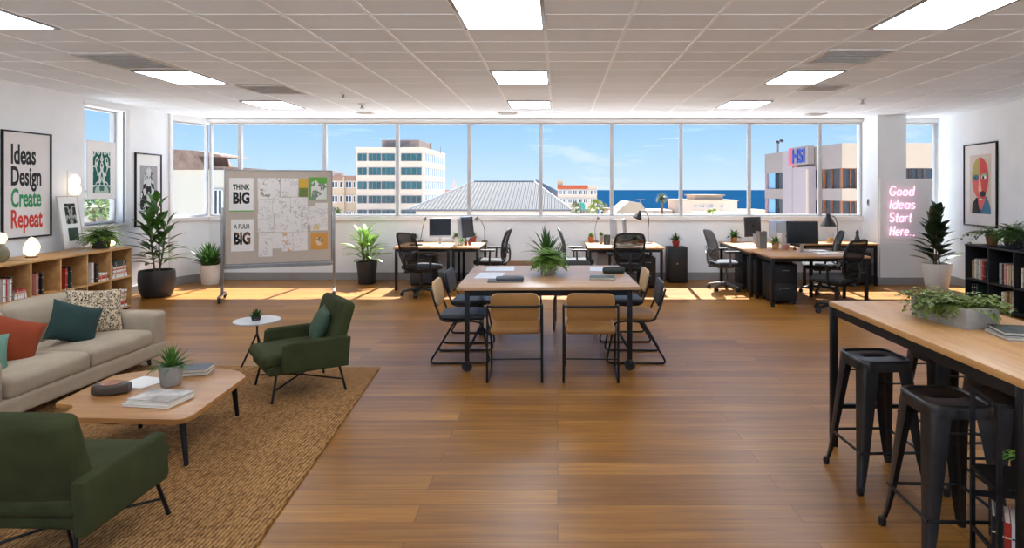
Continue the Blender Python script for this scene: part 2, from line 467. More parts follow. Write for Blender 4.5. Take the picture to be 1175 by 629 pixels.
# column and the lower panel that carries the neon sign
struct('wall_column', bb(B(), (5.49, 10.47, 0), (5.98, YB + .2, ZC)), M_['wall'])
struct('wall_panel', bb(B(), (5.52, 10.44, 0), (6.41, 10.468, 1.814)), M_['wall'])
# header, sill ledge, baseboards
bm = bb(B(), (-6.3, YB - .03, 2.835), (5.49, YB + .2, ZC)); bb(bm, (5.98, YB - .03, 2.835), (6.86, YB + .2, ZC))
bb(bm, (-6.3, YB - .06, 2.86), (5.49, YB - .03, 2.885)); struct('trim_1', bm, M_['whiteframe'])
struct('trim_2', chamfer(0, CL, -.02, .18, 2.80, ZC, B()), M_['whiteframe'])
bm = bb(B(), (-6.26, YB - .04, SILL - .07), (5.49, YB + .12, SILL)); bb(bm, (6.42, YB - .04, SILL - .07), (6.86, YB + .12, SILL))
struct('trim_3', bm, M_['whiteframe'])
struct('trim_4', chamfer(0, CL, -.04, .12, SILL - .06, SILL + .002, B()), M_['whiteframe'])
struct('baseboard_back', bb(B(), (-6.28, YB - .02, 0), (5.49, YB, .135)), M_['trim'])
struct('baseboard_left', bb(B(), (XL, YR, 0), (XL + .02, 10.3, .135)), M_['trim'])
struct('baseboard_corner', chamfer(0, CL, -.02, 0, 0, .135, B()), M_['trim'])
struct('baseboard_right', prism(B(), [(wr(YR) - .02, YR), (wr(YR), YR), (6.86, YB), (6.84, YB)], 0, .135), M_['trim'])
struct('baseboard_column', bb(bb(B(), (5.47, 10.42, 0), (6.43, 10.44, .12)), (5.47, 10.44, 0), (5.49, YB, .12)), M_['trim'])
# reveal post and sill of the left window
bm = bb(B(), (XL - .02, 9.22, 1.12), (XL + .02, 9.30, 2.80)); bb(bm, (XL - .2, 8.40, 1.09), (XL + .05, 9.30, 1.12)); bb(bm, (XL - .02, 8.42, 2.80), (XL + .03, 9.30, 2.84))
struct('trim_5', bm, M_['whiteframe'])
struct('trim_6', bb(B(), (XL - .002, 10.26, .1), (XL + .035, 10.34, ZC)), M_['whiteframe'])

def window(n, a, b, z0, z1, w=.031, d=.07, bars=()):
    """window between plan points a and b: mesh frame with its pane as a child"""
    a, b = Vector((*a, 0)), Vector((*b, 0)); u = (b - a).normalized(); L = (b - a).length
    ang = math.atan2(u.y, u.x); bm = B()
    for x0, x1, q0, q1 in ((0, w, z0, z1), (L - w, L, z0, z1), (w, L - w, z0, z0 + .035), (w, L - w, z1 - .03, z1)):
        bx(bm, ((x0 + x1) / 2, 0, (q0 + q1) / 2), (x1 - x0, d, q1 - q0), .004)
    for x in bars: bx(bm, (x, 0, (z0 + z1) / 2), (.03, .03, z1 - z0 - .06))
    o = struct('window_%d' % n, bm, M_['frame']); o.location = a; o.rotation_euler = (0, 0, ang)
    g = bb(B(), (w - .003, -.003, z0 + .03), (L - w + .003, .003, z1 - .025)); obj('glass_pane', g, M_['glass'], o)
MX = [-6.286, -5.742, -4.211, -2.896, -1.601, -.305, .974, 2.225, 3.457, 4.736, 5.49]
for i in range(10): window(i + 1, (MX[i], YB + .04), (MX[i + 1], YB + .04), SILL, 2.835)
window(11, (5.98, YB + .04), (6.86, YB + .04), SILL, 2.835, .06)
a = c0 + cn * .05; b = c1 + cn * .05; window(12, (a.x, a.y), (b.x, b.y), SILL, 2.80, .035)
window(13, (XL - .16, 8.44), (XL - .16, 9.22), 1.12, 2.80, .04)

for i in range(6): window(14 + i, (-6.55 + 2. * i, YR - .1), (-4.55 + 2. * i, YR - .1), (.12), 2.835)  # unseen rear windows, added so daylight from behind lifts the ceiling
# ceiling grid, lights, vents
bm = B(); k0 = -11
for k in range(-11, 12):
    x = -.10 + .64 * k
    if -6.6 < x < 6.9: bb(bm, (x - .013, YR, ZC - .006), (x + .013, YB, ZC + .001))
y = 4.46 - .41 * 20
while y < YB:
    bb(bm, (-6.6, y - .003, ZC - .0025), (6.9, y + .003, ZC + .001)); y += .41
struct('trim_7', bm, mat('white_ceiling_grid', (246, 251, 255), .6, var=.02))

lampm = emit_mat('light_panel_diffuser', (232, 242, 255), 16.5, .1, 3.)
def ceiling_light(x, y, label, group='ceiling light panels', w=.64, d=.80):
    t = thing('ceiling_light', label, 'ceiling light', (x, y, ZC), 0, group)
    bm = B()
    for sx in (-1, 1): bx(bm, (sx * (w / 2 - .014), 0, -.008), (.028, d, .016), .003); bx(bm, (0, sx * (d / 2 - .014), -.008), (w - .056, .028, .016), .003)
    obj('frame', bm, M_['chrome'], t)
    obj('diffuser', bb(B(), (-w / 2 + .028, -d / 2 + .028, -.012), (w / 2 - .028, d / 2 - .028, -.002)), lampm, t)
names = {0: 'middle column', 1: 'left column', 2: 'right column'}
order = ['nearest the camera', 'second from the camera', 'third from the camera, by the windows']
for ci, x in enumerate((-.415, -4.26, 2.78)):
    for ri, y in enumerate((4.44, 6.92, 9.15)):
        ceiling_light(x, y, 'glowing ceiling light panel, %s, %s' % (names[ci], order[ri]))
    for y in (1.9, -.6):
        ceiling_light(x, y, 'glowing recessed ceiling light panel behind the viewpoint', 'ceiling lights behind the viewpoint')

ventm = mat('grey_vent_metal', (212, 207, 202), .6, .1, var=.12)
def vent(x, y, w, d, label):
    t = thing('ceiling_vent', label, 'vent', (x, y, ZC), 0, 'ceiling air vents')
    bm = B()
    for s in (-1, 1): bx(bm, (s * (w / 2 - .02), 0, -.01), (.04, d, .02), .004); bx(bm, (0, s * (d / 2 - .02), -.01), (w - .08, .04, .02), .004)
    obj('frame', bm, mat('pale_vent_frame', (206, 201, 196), .6, var=.05), t)
    bm = B(); n = max(3, int(d / .07))
    for i in range(n):
        yy = -d / 2 + .04 + (d - .08) * (i + .5) / n
        bx(bm, (0, yy, -.012), (w - .08, (d - .08) / n * .75, .004), rot=Matrix.Rotation(R(22), 4, 'X'))
    obj('louvre', bm, ventm, t)
vent(-4.26, 6.05, .62, .74, 'large grey ceiling vent in front of the second left light panel')
vent(-3.62, 7.75, .62, .66, 'grey ceiling vent above and left of the pinboard')
vent(2.78, 5.85, .62, .62, 'large grey ceiling vent in front of the second right light panel')
vent(3.30, 7.62, .50, .40, 'smaller grey ceiling vent right of and behind the second right light panel')
vent(4.35, 10.3, .30, .24, 'small grey ceiling vent near the column with the neon sign')
vent(-.83, 10.2, .30, .2, 'small grey ceiling vent close to the middle windows')
vent(-3.2, 10.15, .26, .2, 'small grey ceiling vent near the windows above the pinboard')
def sprinkler(x, y, label):
    t = thing('ceiling_sprinkler', label, 'sprinkler', (x, y, ZC), 0, 'ceiling sprinklers')
    obj('base_plate', lathe(B(), [(0, 0), (.05, 0), (.05, -.012), (.015, -.02), (0, -.02)]), M_['whiteframe'], t)
    obj('nozzle', lathe(B(), [(0, -.018), (.016, -.018), (.014, -.06), (.035, -.065), (.035, -.072), (0, -.072)]), M_['chrome'], t)
sprinkler(-2.85, 8.1, 'small ceiling sprinkler nearer the camera, above the pinboard')
sprinkler(-2.92, 9.1, 'small ceiling sprinkler farther back, above the palm by the window')
sprinkler(4.3, 8.6, 'small ceiling sprinkler right of the third right light panel')
# switch on the side of the column
t = thing('light_switch', 'small dark switch on the left side of the white column', 'switch', (5.49, 10.78, 1.40), R(-90))
obj('plate', bb(B(), (-.03, -.012, -.06), (.03, 0, .06), .003), M_['chrome'], t)
obj('rocker', bb(B(), (-.014, -.018, -.03), (.014, -.012, .03), .002), M_['blackmatte'], t)

# ================================================================== plants
def pot(t, r, h, m, taper=.8, rim=.012, rounded=False, name='pot'):
    if rounded: prof = [(0, 0), (r * .72, 0), (r * .8, h * .04), (r * .95, h * .3), (r, h * .62), (r * .98, h * .9), (r * .95, h), (r * .95 - rim, h), (r * .95 - rim, h * .86), (0, h * .86)]
    else: prof = [(0, 0), (r * taper * .94, 0), (r * taper, h * .03), (r, h * .97), (r - .003, h), (r - rim, h), (r - rim, h * .86), (0, h * .86)]
    obj(name, lathe(B(), prof, n=32), m, t, sharp=50)
    obj('soil', lathe(B(), [(0, h * .9), (r * .5, h * .895), (r * .93 - rim, h * .865), (0, h * .862)], n=20), M_['soil'], t)
def spiky(t, z, n, L, W, spread, m=None, droop=.3, seed=1, r0=.03):
    q = random.Random(seed); bm = B()
    for i in range(n):
        a = 2.399 * i + q.uniform(-.3, .3); k = (i + .5) / n; e = spread * k ** .8
        d = (cos(a) * sin(e), sin(a) * sin(e), cos(e))
        leaf(bm, (cos(a) * r0 * k, sin(a) * r0 * k, z), d, L * q.uniform(.75, 1.05) * (1 - .2 * k), W, droop * k * 1.6, 5, .35, peak=.35)
    obj('foliage', bm, m or M_['leafdark'], t)
def fern(t, z, n, L, W, m=None, seed=1, spread=1.45, droop=1.1, leaflets=True):
    q = random.Random(seed); bm = B()
    for i in range(n):
        a = 2.399 * i + q.uniform(-.3, .3); e = spread * ((i + .5) / n) ** .7
        d = Vector((cos(a) * sin(e), sin(a) * sin(e), cos(e))); LL = L * q.uniform(.75, 1.08)
        if not leaflets: leaf(bm, (0, 0, z), d, LL, W, droop, 6, .2); continue
        s = d.cross(Vector((0, 0, 1))); s = s.normalized() if s.length > 1e-3 else Vector((1, 0, 0))
        p = Vector((0, 0, z)); pts = [p.copy()]; dd = d.copy(); K = 7
        for k in range(K):
            dd = (Matrix.Rotation(-droop / K, 3, s) @ dd).normalized(); p = p + dd * LL / K; pts.append(p.copy())
            if k > 0:
                ll = W * (1.25 - .85 * k / K)
                for sg in (-1, 1): leaf(bm, p, s * sg + dd * .55, ll, ll * .55, .5, 3, .15)
        leaf(bm, p, dd, W * .7, W * .25, .3, 2, .1)
        tube(bm, pts, .0025, 4)
    obj('foliage', bm, m or M_['leafmid'], t)
def tree_plant(t, z, top, stems, per, L, W, m, seed=1, spread=.12, el=(.5, 1.35), droop=.5, stem_m=None, low=.15):
    """stems carrying broad leaves all the way up"""
    q = random.Random(seed); bm = B(); sb = B(); k = 0
    for s in range(stems):
        a = 2 * pi * s / stems + q.uniform(-.4, .4); hh = (top - z) * (1 if s == 0 else q.uniform(.62, .9))
        p0 = Vector((cos(a) * .04, sin(a) * .04, z)); p1 = Vector((cos(a) * spread * (0 if s == 0 else 1), sin(a) * spread * (0 if s == 0 else 1), z + hh * .8))
        tube(sb, [p0, p0.lerp(p1, .5) + Vector((q.uniform(-.01, .01), q.uniform(-.01, .01), 0)), p1], [.012, .010, .006], 6)
        for i in range(per):
            f = low + (1 - low) * (i + .5) / per; p = p0.lerp(p1, f); a2 = 2.399 * k + q.uniform(-.4, .4); k += 1
            e = el[1] + (el[0] - el[1]) * f ** 1.6; e += q.uniform(-.12, .12)
            d = Vector((cos(a2) * sin(e), sin(a2) * sin(e), cos(e)))
            LL = L * q.uniform(.8, 1.1) * (1.05 - .3 * f); st = LL * .22
            tube(sb, [p, p + d * st], .004, 4)
            leaf(bm, p + d * st, d, LL, W * q.uniform(.85, 1.1), droop + q.uniform(-.1, .25), 6, .22)
    obj('stem', sb, stem_m or M_['stem'], t)
    obj('foliage', bm, m, t)
def trailing(t, z, n, L, W, m, rx, ry, seed=1, drop=.9, leafn=7):
    q = random.Random(seed); bm = B()
    for i in range(n):
        a = q.uniform(0, 2 * pi); p = Vector((q.uniform(-rx, rx), q.uniform(-ry, ry), z)); d = Vector((cos(a) * .8, sin(a) * .8, q.uniform(.5, 1.3))).normalized()
        s = d.cross(Vector((0, 0, 1))).normalized(); pts = [p.copy()]; LL = L * q.uniform(.5, 1.1); dr = drop * q.uniform(.6, 1.4)
        for k in range(leafn):
            d = (Matrix.Rotation(-dr * 1.6 / leafn, 3, s) @ d).normalized(); p = p + d * LL / leafn; pts.append(p.copy())
            for sg in (-1, 1):
                leaf(bm, p, s * sg + d * q.uniform(.2, .8) + Vector((0, 0, q.uniform(-.2, .4))), W * q.uniform(.7, 1.2), W * .5, .5, 3, .2)
        tube(bm, pts, .002, 4)
    obj('foliage', bm, m, t)

def plant(label, loc, cat='plant', name='potted_plant', group=None, rz=0): return thing(name, label, cat, loc, rz, group)
t = plant('tall leafy plant in a big round black pot beside the oak bookcase', (-6.11, 9.3, 0), name='potted_tree')
pot(t, .25, .40, M_['charcoal'], rounded=True, rim=.02)
tree_plant(t, .35, 1.66, 4, 19, .36, .115, leaf_mat('tall_plant_leaf', (40, 76, 28), (86, 128, 52)), 5, .15, (.25, 1.35), .55)
t = plant('bushy spiky plant in a white pot on the floor left of the pinboard', (-5.98, 10.5, 0))
pot(t, .158, .335, M_['whitepot'], .84, .015)
spiky(t, .29, 80, .47, .07, .95, M_['leafdark'], .5, 3, .06)
t = plant('bright green palm in a dark grey pot on the floor under the window', (-3.30, 10.55, 0))
pot(t, .175, .385, M_['charcoal'], .8, .015)
tree_plant(t, .33, .98, 5, 9, .40, .10, M_['leafbright'], 9, .12, (.15, 1.15), .95, low=.05)
t = plant('dark rubber plant in a tall white pot beside the neon sign', (6.20, 9.98, 0))
pot(t, .22, .42, M_['whitepot'], .74, .02)
tree_plant(t, .37, 1.42, 3, 16, .36, .20, M_['leafdeep'], 4, .07, (.05, 1.15), .35, M_['bark'], low=.02)

# ================================================================== lounge
rg = [(-1.61, 5.53), (-1.32, 2.2), (-4.6, 1.95), (-4.05, 5.60)]
bm = B(); prism(bm, [(p[0], p[1]) for p in rg][::-1], .0005, .014, bev=.004)
bmesh.ops.transform(bm, matrix=Matrix.Translation((2.6, -3.8, 0)), verts=bm.verts)
rug = obj('rug', bm, rug_mat(), None, (-2.6, 3.8, 0), sharp=60); tag(rug, 'braided golden brown jute rug under the lounge seating', 'rug')
RZ = .0145                                           # top of the rug

t = thing('sofa', 'oatmeal linen sofa with two seat cushions and dark legs', 'sofa', (-4.15, 4.80, 0))
# local x across (front is +x), y along
obj('base', soft(B(), (.03, 0, .155), (.93, 1.86, .13), .03, n=8), M_['linen'], t)
for s in (-1, 1):
    obj('armrest', soft(B(), (.03, s * .845, .315), (.90, .20, .36), .045, (.0, .008, .01), n=8), M_['linen'], t)
    obj('seat_cushion', soft(B(), (.12, s * .368, .283), (.745, .728, .15), .045, (.012, .008, .022), n=10), M_['linen'], t)
    Mr = Matrix.Rotation(R(-14), 3, 'Y')
    obj('back_cushion', soft(B(), (-.24, s * .365, .50), (.20, .715, .40), .07, (.035, .01, .02), n=10, M=Mr), M_['linen'], t)
obj('backrest', soft(B(), (-.40, 0, .36), (.13, 1.86, .46), .045, n=8), M_['linen'], t)
for sx, sy in ((.40, .78), (.40, -.78), (-.38, .78), (-.38, -.78)):
    bm = B(); tube(bm, [(sx, sy, .10), (sx * 1.02, sy * 1.02, RZ)], [.024, .014], 10); obj('leg', bm, M_['black'], t)

def cushion(name, label, w, h, th, m, loc, rz, tilt, roll=0.):
    bm = pillow(B(), w, h, th, 16)
    bmesh.ops.transform(bm, matrix=Matrix.Rotation(rz, 4, 'Z') @ Matrix.Rotation(tilt, 4, 'X') @ Matrix.Rotation(roll, 4, 'Y'), verts=bm.verts)
    return tag(obj(name, bm, m, None, loc, sharp=80), label, 'cushion', 'scatter cushions')
cushion('throw_pillow', 'speckled cream and brown cushion against the far end of the sofa', .44, .42, .14, leopard_mat(), (-4.09, 5.40, .545), R(62), R(-24), R(8))
cushion('throw_pillow', 'dark teal cushion on the sofa in front of the speckled one', .37, .35, .14, mat('teal_fabric', (32, 58, 54), .92, 0, bump=.2, bscale=300, var=.1), (-4.01, 5.06, .515), R(64), R(-26), R(24))
cushion('throw_pillow', 'rust orange cushion in the middle of the sofa', .40, .37, .14, mat('rust_fabric', (142, 58, 20), .92, 0, bump=.2, bscale=300, var=.1), (-4.05, 4.50, .51), R(64), R(-26), R(26))
cushion('throw_pillow', 'pale sea green cushion at the left edge beside the orange one', .34, .32, .13, mat('sage_fabric', (104, 140, 122), .92, 0, bump=.2, bscale=300, var=.1), (-3.99, 4.20, .47), R(64), R(-26), R(10))

def armchair(label, loc, rz):
    t = thing('armchair', label, 'armchair', loc, rz, 'green lounge armchairs')
    z0 = RZ
    obj('seat_frame', soft(B(), (0, .03, .245), (.55, .54, .07), .025, n=8), M_['green'], t)
    obj('seat_cushion', soft(B(), (0, .03, .318), (.535, .60, .095), .035, (.004, .006, .022), n=10), M_['green'], t)
    Mr = Matrix.Rotation(R(17), 3, 'X')
    obj('backrest', soft(B(), (0, -.245, .475), (.595, .10, .50), .04, (.004, .014, .006), n=10, M=Mr), M_['green'], t)
    for s in (-1, 1):
        bm = B(); poly = [(-.285, .215), (.195, .225), (.215, .25), (.20, .44), (.17, .462), (-.26, .458), (-.305, .44)]
        prism(bm, poly, -.034, .034, bev=.022, M=Matrix.Translation((s * .305, 0, 0)) @ Matrix(((0, 0, 1, 0), (1, 0, 0, 0), (0, 1, 0, 0), (0, 0, 0, 1))))
        obj('armrest', bm, M_['green'], t)
    for sx, sy in ((-1, 1), (1, 1), (1, -1), (-1, -1)):
        bm = B(); tube(bm, [(sx * .245, sy * .235, .215), (sx * .285, sy * .275, z0 + .004)], .0095, 8); lathe(bm, [(0, z0), (.013, z0), (.013, z0 + .01), (0, z0 + .01)], (sx * .285, sy * .275, 0), 10)
        obj('leg', bm, M_['black'], t)
    bm = B()
    for s in (-1, 1): tube(bm, [(s * .268, .258, .098), (0, 0, .12), (-s * .268, -.258, .098)], .007, 8)
    obj('stretcher', bm, M_['black'], t)
    return t
armchair('green fabric armchair facing left beside the small side table', (-2.10, 4.97, 0), R(127.7))
armchair('green fabric armchair seen from behind in the lower left corner', (-2.225, 2.76, 0), R(-2))
cushion('throw_pillow', 'green cushion leaning on the back of the far armchair', .32, .29, .12, mat('sage_dark_fabric', (62, 82, 62), .92, 0, bump=.2, bscale=300, var=.1), (-1.975, 5.06, .505), R(127.7 + 180 - 8), R(-24), R(4))

# coffee table
CT = Vector((-2.58, 3.92, 0))
top = [(-3.05, 3.69), (-2.89, 3.655), (-2.83, 3.46), (-2.12, 3.425), (-2.09, 3.48), (-2.155, 4.22), (-2.27, 4.34), (-2.40, 4.41), (-2.93, 4.36), (-3.09, 4.25)]
t = thing('coffee_table', 'low oak coffee table with angled corners on the jute rug', 'table', CT)
P2 = [Vector((p[0], p[1], 0)) - CT for p in top]; ro = []
for i in range(len(P2)):
    a, b, c = P2[i - 1], P2[i], P2[(i + 1) % len(P2)]; q = .03
    p0 = b + (a - b).normalized() * q; p1 = b + (c - b).normalized() * q
    for k in range(4): s = k / 3; ro.append(p0 * (1 - s) ** 2 + b * 2 * s * (1 - s) + p1 * s * s)
obj('table_top', prism(B(), [(p.x, p.y) for p in ro], .300, .330, bev=.006), wood('coffee_table_oak', (150, 98, 48), (192, 142, 82), 0, 1., .36), t)
feet = [((.36, -.32), (.42, -.37)), ((.30, .36), (.30, .42)), ((-.20, .18), (-.24, .20)), ((-.30, -.28), (-.34, -.33))]
for a, b in feet:
    bm = B(); tube(bm, [(a[0], a[1], .30), (b[0], b[1], RZ)], [.022, .013], 10); obj('leg', bm, M_['black'], t)
bm = B(); tube(bm, fillet([(.37, -.33, .25), (.2, -.1, .16), (-.1, .1, .15), (-.2, .18, .26)], .2), .014, 8); tube(bm, fillet([(.30, .36, .26), (.15, .18, .17), (-.15, -.12, .16), (-.30, -.28, .26)], .2), .014, 8)
obj('stretcher', bm, M_['black'], t)

CZ = .331
t = plant('small spiky plant in a round grey pot on the coffee table', (-2.553, 4.03, CZ)); pot(t, .076, .135, M_['concrete'], .78, .008)
spiky(t, .115, 46, .17, .024, 1.35, M_['leafmid'], .9, 6, .03)
def magazine(label, loc, rz, w, d, th, m, group=None, name='magazine'):
    t = thing(name, label, name, loc, rz, group)
    bm = bb(B(), (-w / 2, -d / 2, 0), (w / 2, d / 2, .0015)); bb(bm, (-w / 2, -d / 2, th - .0015), (w / 2, d / 2, th)); bb(bm, (-w / 2 - .001, -d / 2, 0), (-w / 2 + .001, d / 2, th))
    obj('cover', bm, m, t); obj('pages', bb(B(), (-w / 2 + .002, -d / 2 + .003, .0016), (w / 2 - .003, d / 2 - .003, th - .0016)), M_['page'], t)
    return t
magm = mat('photo_magazine_cover', (226, 222, 216), .35, 0, var=.02, scale=7, col2=(120, 104, 92))
magazine('pale magazine at the bottom of the front stack on the coffee table', (-2.43, 3.72, CZ), R(-8), .30, .22, .016, M_['paper'], 'magazines on the coffee table')
magazine('white magazine in the middle of the front stack on the coffee table', (-2.425, 3.722, CZ + .0165), R(-6), .285, .21, .012, mat('cream_cover', (222, 214, 204), .4), 'magazines on the coffee table')
magazine('magazine with a photo cover, topmost of the front stack', (-2.42, 3.725, CZ + .029), R(-10), .28, .205, .010, magm, 'magazines on the coffee table')
magazine('grey book at the bottom of the stack behind the potted plant', (-2.60, 4.285, CZ), R(14), .30, .16, .022, mat('grey_cover', (128, 126, 124), .5), 'books on the coffee table', 'book')
magazine('dark slate book on top of the stack behind the potted plant', (-2.595, 4.285, CZ + .0225), R(10), .29, .155, .022, mat('slate_cover', (66, 70, 78), .5), 'books on the coffee table', 'book')
t = thing('serving_bowl', 'dark wooden lidded dish with a recessed top on the coffee table', 'bowl', (-2.83, 3.87, CZ), R(12))
bm = B(); prism(bm, [(.115 * cos(a) * (1 if abs(cos(a)) < .8 else .98), .07 * sin(a)) for a in [2 * pi * k / 8 + .4 for k in range(8)]], 0, .062, bev=.014); obj('body', bm, mat('dark_walnut', (66, 54, 44), .45, 0, var=.2, scale=14), t)
obj('tray', lathe(B(), [(0, .0625), (.058, .0625), (.06, .066), (.05, .066), (.046, .064), (0, .064)], n=24), mat('copper_insert', (150, 96, 66), .4, .3), t)
bm = prism(B(), [(-.10, .13), (-.16, -.07), (.06, -.14), (.12, .06)], 0, .0015); tag(obj('paper_sheet', bm, M_['paper'], None, (-2.76, 4.09, CZ)), 'loose white sheet of paper on the coffee table beside the dark dish', 'paper')

# side table
t = thing('side_table', 'small round white side table with dark legs behind the armchair', 'side table', (-2.77, 5.62, 0))
obj('table_top', lathe(B(), [(0, .405), (.185, .405), (.2, .412), (.2, .42), (.196, .424), (0, .424)], n=40), mat('pale_laminate', (202, 202, 204), .3, 0, var=.03), t)
obj('stem', tube(tube(tube(B(), [(0, 0, .405), (0, 0, .30), (-.10, -.10, 0)], .009, 8), [(0, 0, .30), (.10, -.02, 0)], .009, 8), [(0, 0, .30), (-.01, .11, 0)], .009, 8), M_['black'], t)
t = plant('tiny succulent in a small saucer on the white side table', (-2.77, 5.60, .4245)); obj('pot', lathe(B(), [(0, 0), (.035, 0), (.042, .03), (.036, .03), (0, .026)], n=18), M_['charcoal'], t)
spiky(t, .025, 34, .085, .026, 1.2, M_['leafdark'], .2, 8, .02)
# ================================================================== bookcases and books
BOOKC = {'cream': (226, 214, 192), 'white': (232, 230, 226), 'red': (178, 50, 40), 'dark grey': (60, 60, 62), 'brown': (120, 84, 56), 'pink': (206, 140, 132),
         'dark green': (44, 62, 52), 'black': (30, 30, 32), 'orange': (196, 108, 58), 'blue': (60, 84, 120), 'tan': (190, 158, 118), 'pale grey': (176, 174, 170), 'teal': (52, 104, 104)}
def bmat(c): return mat(c.replace(' ', '_') + '_book_cover', BOOKC[c], .55, 0, var=.06)
ORD = ['first', 'second', 'third', 'fourth', 'fifth', 'sixth', 'seventh', 'eighth', 'ninth', 'tenth', 'eleventh', 'twelfth']
def book_bm(w, h, d):
    """upright book: spine at y=0 facing -y, thickness w along x"""
    bm = B(); e = min(.003, w * .18)
    bb(bm, (-w / 2, 0, 0), (-w / 2 + e, d, h)); bb(bm, (w / 2 - e, 0, 0), (w / 2, d, h))
    lathe_pts = [(-w / 2, .004), (-w / 4, .0005), (0, -.0008), (w / 4, .0005), (w / 2, .004), (w / 2, .007), (-w / 2, .007)]
    prism(bm, lathe_pts, 0, h)
    bb(bm, (-w / 2 + e, .006, .004), (w / 2 - e, d - .004, h - .004), mi=1)
    for k in (.2, .78): bb(bm, (-w / 2 + .001, -.0015, h * k), (w / 2 - .001, .002, h * k + .006), mi=2)
    return bm
bandm = mat('spine_band', (214, 200, 168), .5, var=.05)
def place_book(root_m, x, y, z, w, h, d, c, label, group, flat=False, lean=0., twist=0.):
    bm = book_bm(w, h, d)
    Mx = Matrix.Translation((x, y, z))
    if flat: Mx = Mx @ Matrix.Rotation(twist, 4, 'Z') @ Matrix.Translation((-h / 2, 0, w / 2)) @ Matrix.Rotation(R(90), 4, 'Y')
    elif lean: Mx = Mx @ Matrix.Rotation(lean, 4, 'Y')
    if flat:
        Mx = Matrix.Translation((x, y, z)) @ Matrix.Rotation(twist, 4, 'Z') @ Matrix(((0, 0, 1, -h / 2), (0, 1, 0, 0), (-1, 0, 0, w / 2), (0, 0, 0, 1)))
    o = obj('book', bm, [bmat(c), M_['page'], bandm if c not in ('white', 'cream', 'pale grey') else bmat('dark grey')])
    o.matrix_world = root_m @ Mx
    tag(o, label, 'book', group); return o
def row_of_books(root_m, x, y, z, specs, where, group):
    for i, (w, h, c) in enumerate(specs):
        x += w / 2
        place_book(root_m, x, y + .012 * (i % 3), z, w - .0008, h, .17, c, '%s book, %s from left, standing %s' % (c, ORD[i], where), group); x += w / 2
    return x
def stack_of_books(root_m, x, y, z, specs, where, group):
    n = len(specs)
    for i, (w, h, c) in enumerate(specs):
        pos = 'lowest' if i == 0 else ('topmost' if i == n - 1 else ORD[i] + ' from bottom')
        place_book(root_m, x, y, z, w - .0008, h, .19, c, '%s book, %s in stack %s' % (c, pos, where), group, True, twist=R(((i * 37) % 7) - 3)); z += w

def bookcase(label, loc, rz, ncol, cw, hh, mid, dep, m, feet=.03, th=.022):
    t = thing('bookcase', label, 'bookcase', loc, rz); L = ncol * cw
    obj('top_panel', bb(B(), (-.004, -.004, hh - th), (L + .004, dep, hh), .003), m, t)
    obj('bottom_panel', bb(B(), (0, 0, feet), (L, dep, feet + th), .002), m, t)
    for i in range(ncol + 1):
        x = min(max(i * cw, th / 2), L - th / 2)
        obj('side_panel' if i in (0, ncol) else 'divider', bb(B(), (x - th / 2, 0, feet + th), (x + th / 2, dep - .01, hh - th), .0015), m, t)
        if i < ncol: obj('shelf', bb(B(), (i * cw + th * (.5 if i else 1) + .0005, .003, mid - th / 2), ((i + 1) * cw - th * (.5 if i < ncol - 1 else 1) - .0005, dep - .01, mid + th / 2)), m, t)
    obj('back_panel', bb(B(), (0, dep - .01, feet), (L, dep, hh - th)), m, t)
    for x in (.05, L - .05):
        for y in (.05, dep - .05): obj('foot', bb(B(), (x - .025, y - .025, 0), (x + .025, y + .025, feet)), M_['black'], t)
    return t
OKL, OKR = Vector((-5.675, 5.77, 0)), R(93.4); CW = .432
bookcase('long low oak bookcase of open cubes along the left wall', OKL, OKR, 6, CW, .844, .444, .56, M_['birch'])
RL = Matrix.Translation(OKL) @ Matrix.Rotation(OKR, 4, 'Z')
zu, zl = .444 + .0115, .0525
g = 'books in the oak bookcase'
u = lambda i: i * CW + .014
row_of_books(RL, u(1) + .075, .014, zu, [(.03, .24, 'white'), (.022, .235, 'cream'), (.03, .24, 'red'), (.026, .23, 'white'), (.02, .25, 'dark grey'), (.022, .245, 'brown')], 'in the leftmost visible upper oak cube', g)
stack_of_books(RL, u(1) + .275 + (.03 if 1 in (1, 4) else .02), .018, zu, [(.03, .15, 'white'), (.028, .15, 'cream'), (.024, .15, 'pink'), (.02, .14, 'red')], 'in the leftmost visible upper oak cube', g)
row_of_books(RL, u(2) + .075, .014, zu, [(.025, .235, 'pink'), (.02, .24, 'red'), (.028, .245, 'dark grey'), (.02, .235, 'black'), (.026, .24, 'brown'), (.022, .235, 'orange')], 'in the upper oak cube below the crystal lamp', g)
row_of_books(RL, u(3) + .075, .014, zu, [(.03, .24, 'red'), (.02, .25, 'black'), (.026, .20, 'teal'), (.03, .25, 'dark green'), (.018, .24, 'pale grey')], 'in the oak cube under the leaning picture', g)
row_of_books(RL, u(4) + .075, .014, zu, [(.03, .255, 'white'), (.028, .25, 'cream'), (.026, .25, 'pink'), (.03, .24, 'black'), (.024, .23, 'dark grey'), (.02, .22, 'brown')], 'in the upper oak cube under the fern', g)
stack_of_books(RL, u(4) + .275 + (.03 if 4 in (1, 4) else .02), .018, zu, [(.028, .17, 'cream'), (.024, .16, 'red'), (.022, .16, 'orange'), (.026, .15, 'white')], 'in the upper oak cube under the fern', g)
stack_of_books(RL, u(5) + .17 + (.03 if 5 in (1, 4) else .02), .018, zu, [(.028, .28, 'white'), (.024, .28, 'cream'), (.026, .27, 'pink'), (.024, .28, 'white'), (.02, .27, 'orange'), (.026, .26, 'cream'), (.03, .26, 'dark grey'), (.034, .26, 'dark green')], 'in the upper end oak cube', g)
stack_of_books(RL, u(5) + .17 + (.03 if 5 in (1, 4) else .02), .018, zl, [(.03, .28, 'white'), (.028, .28, 'red'), (.03, .27, 'orange'), (.026, .28, 'white'), (.028, .27, 'tan'), (.03, .28, 'cream'), (.026, .28, 'pink'), (.028, .27, 'white')], 'in the lower end oak cube', g)
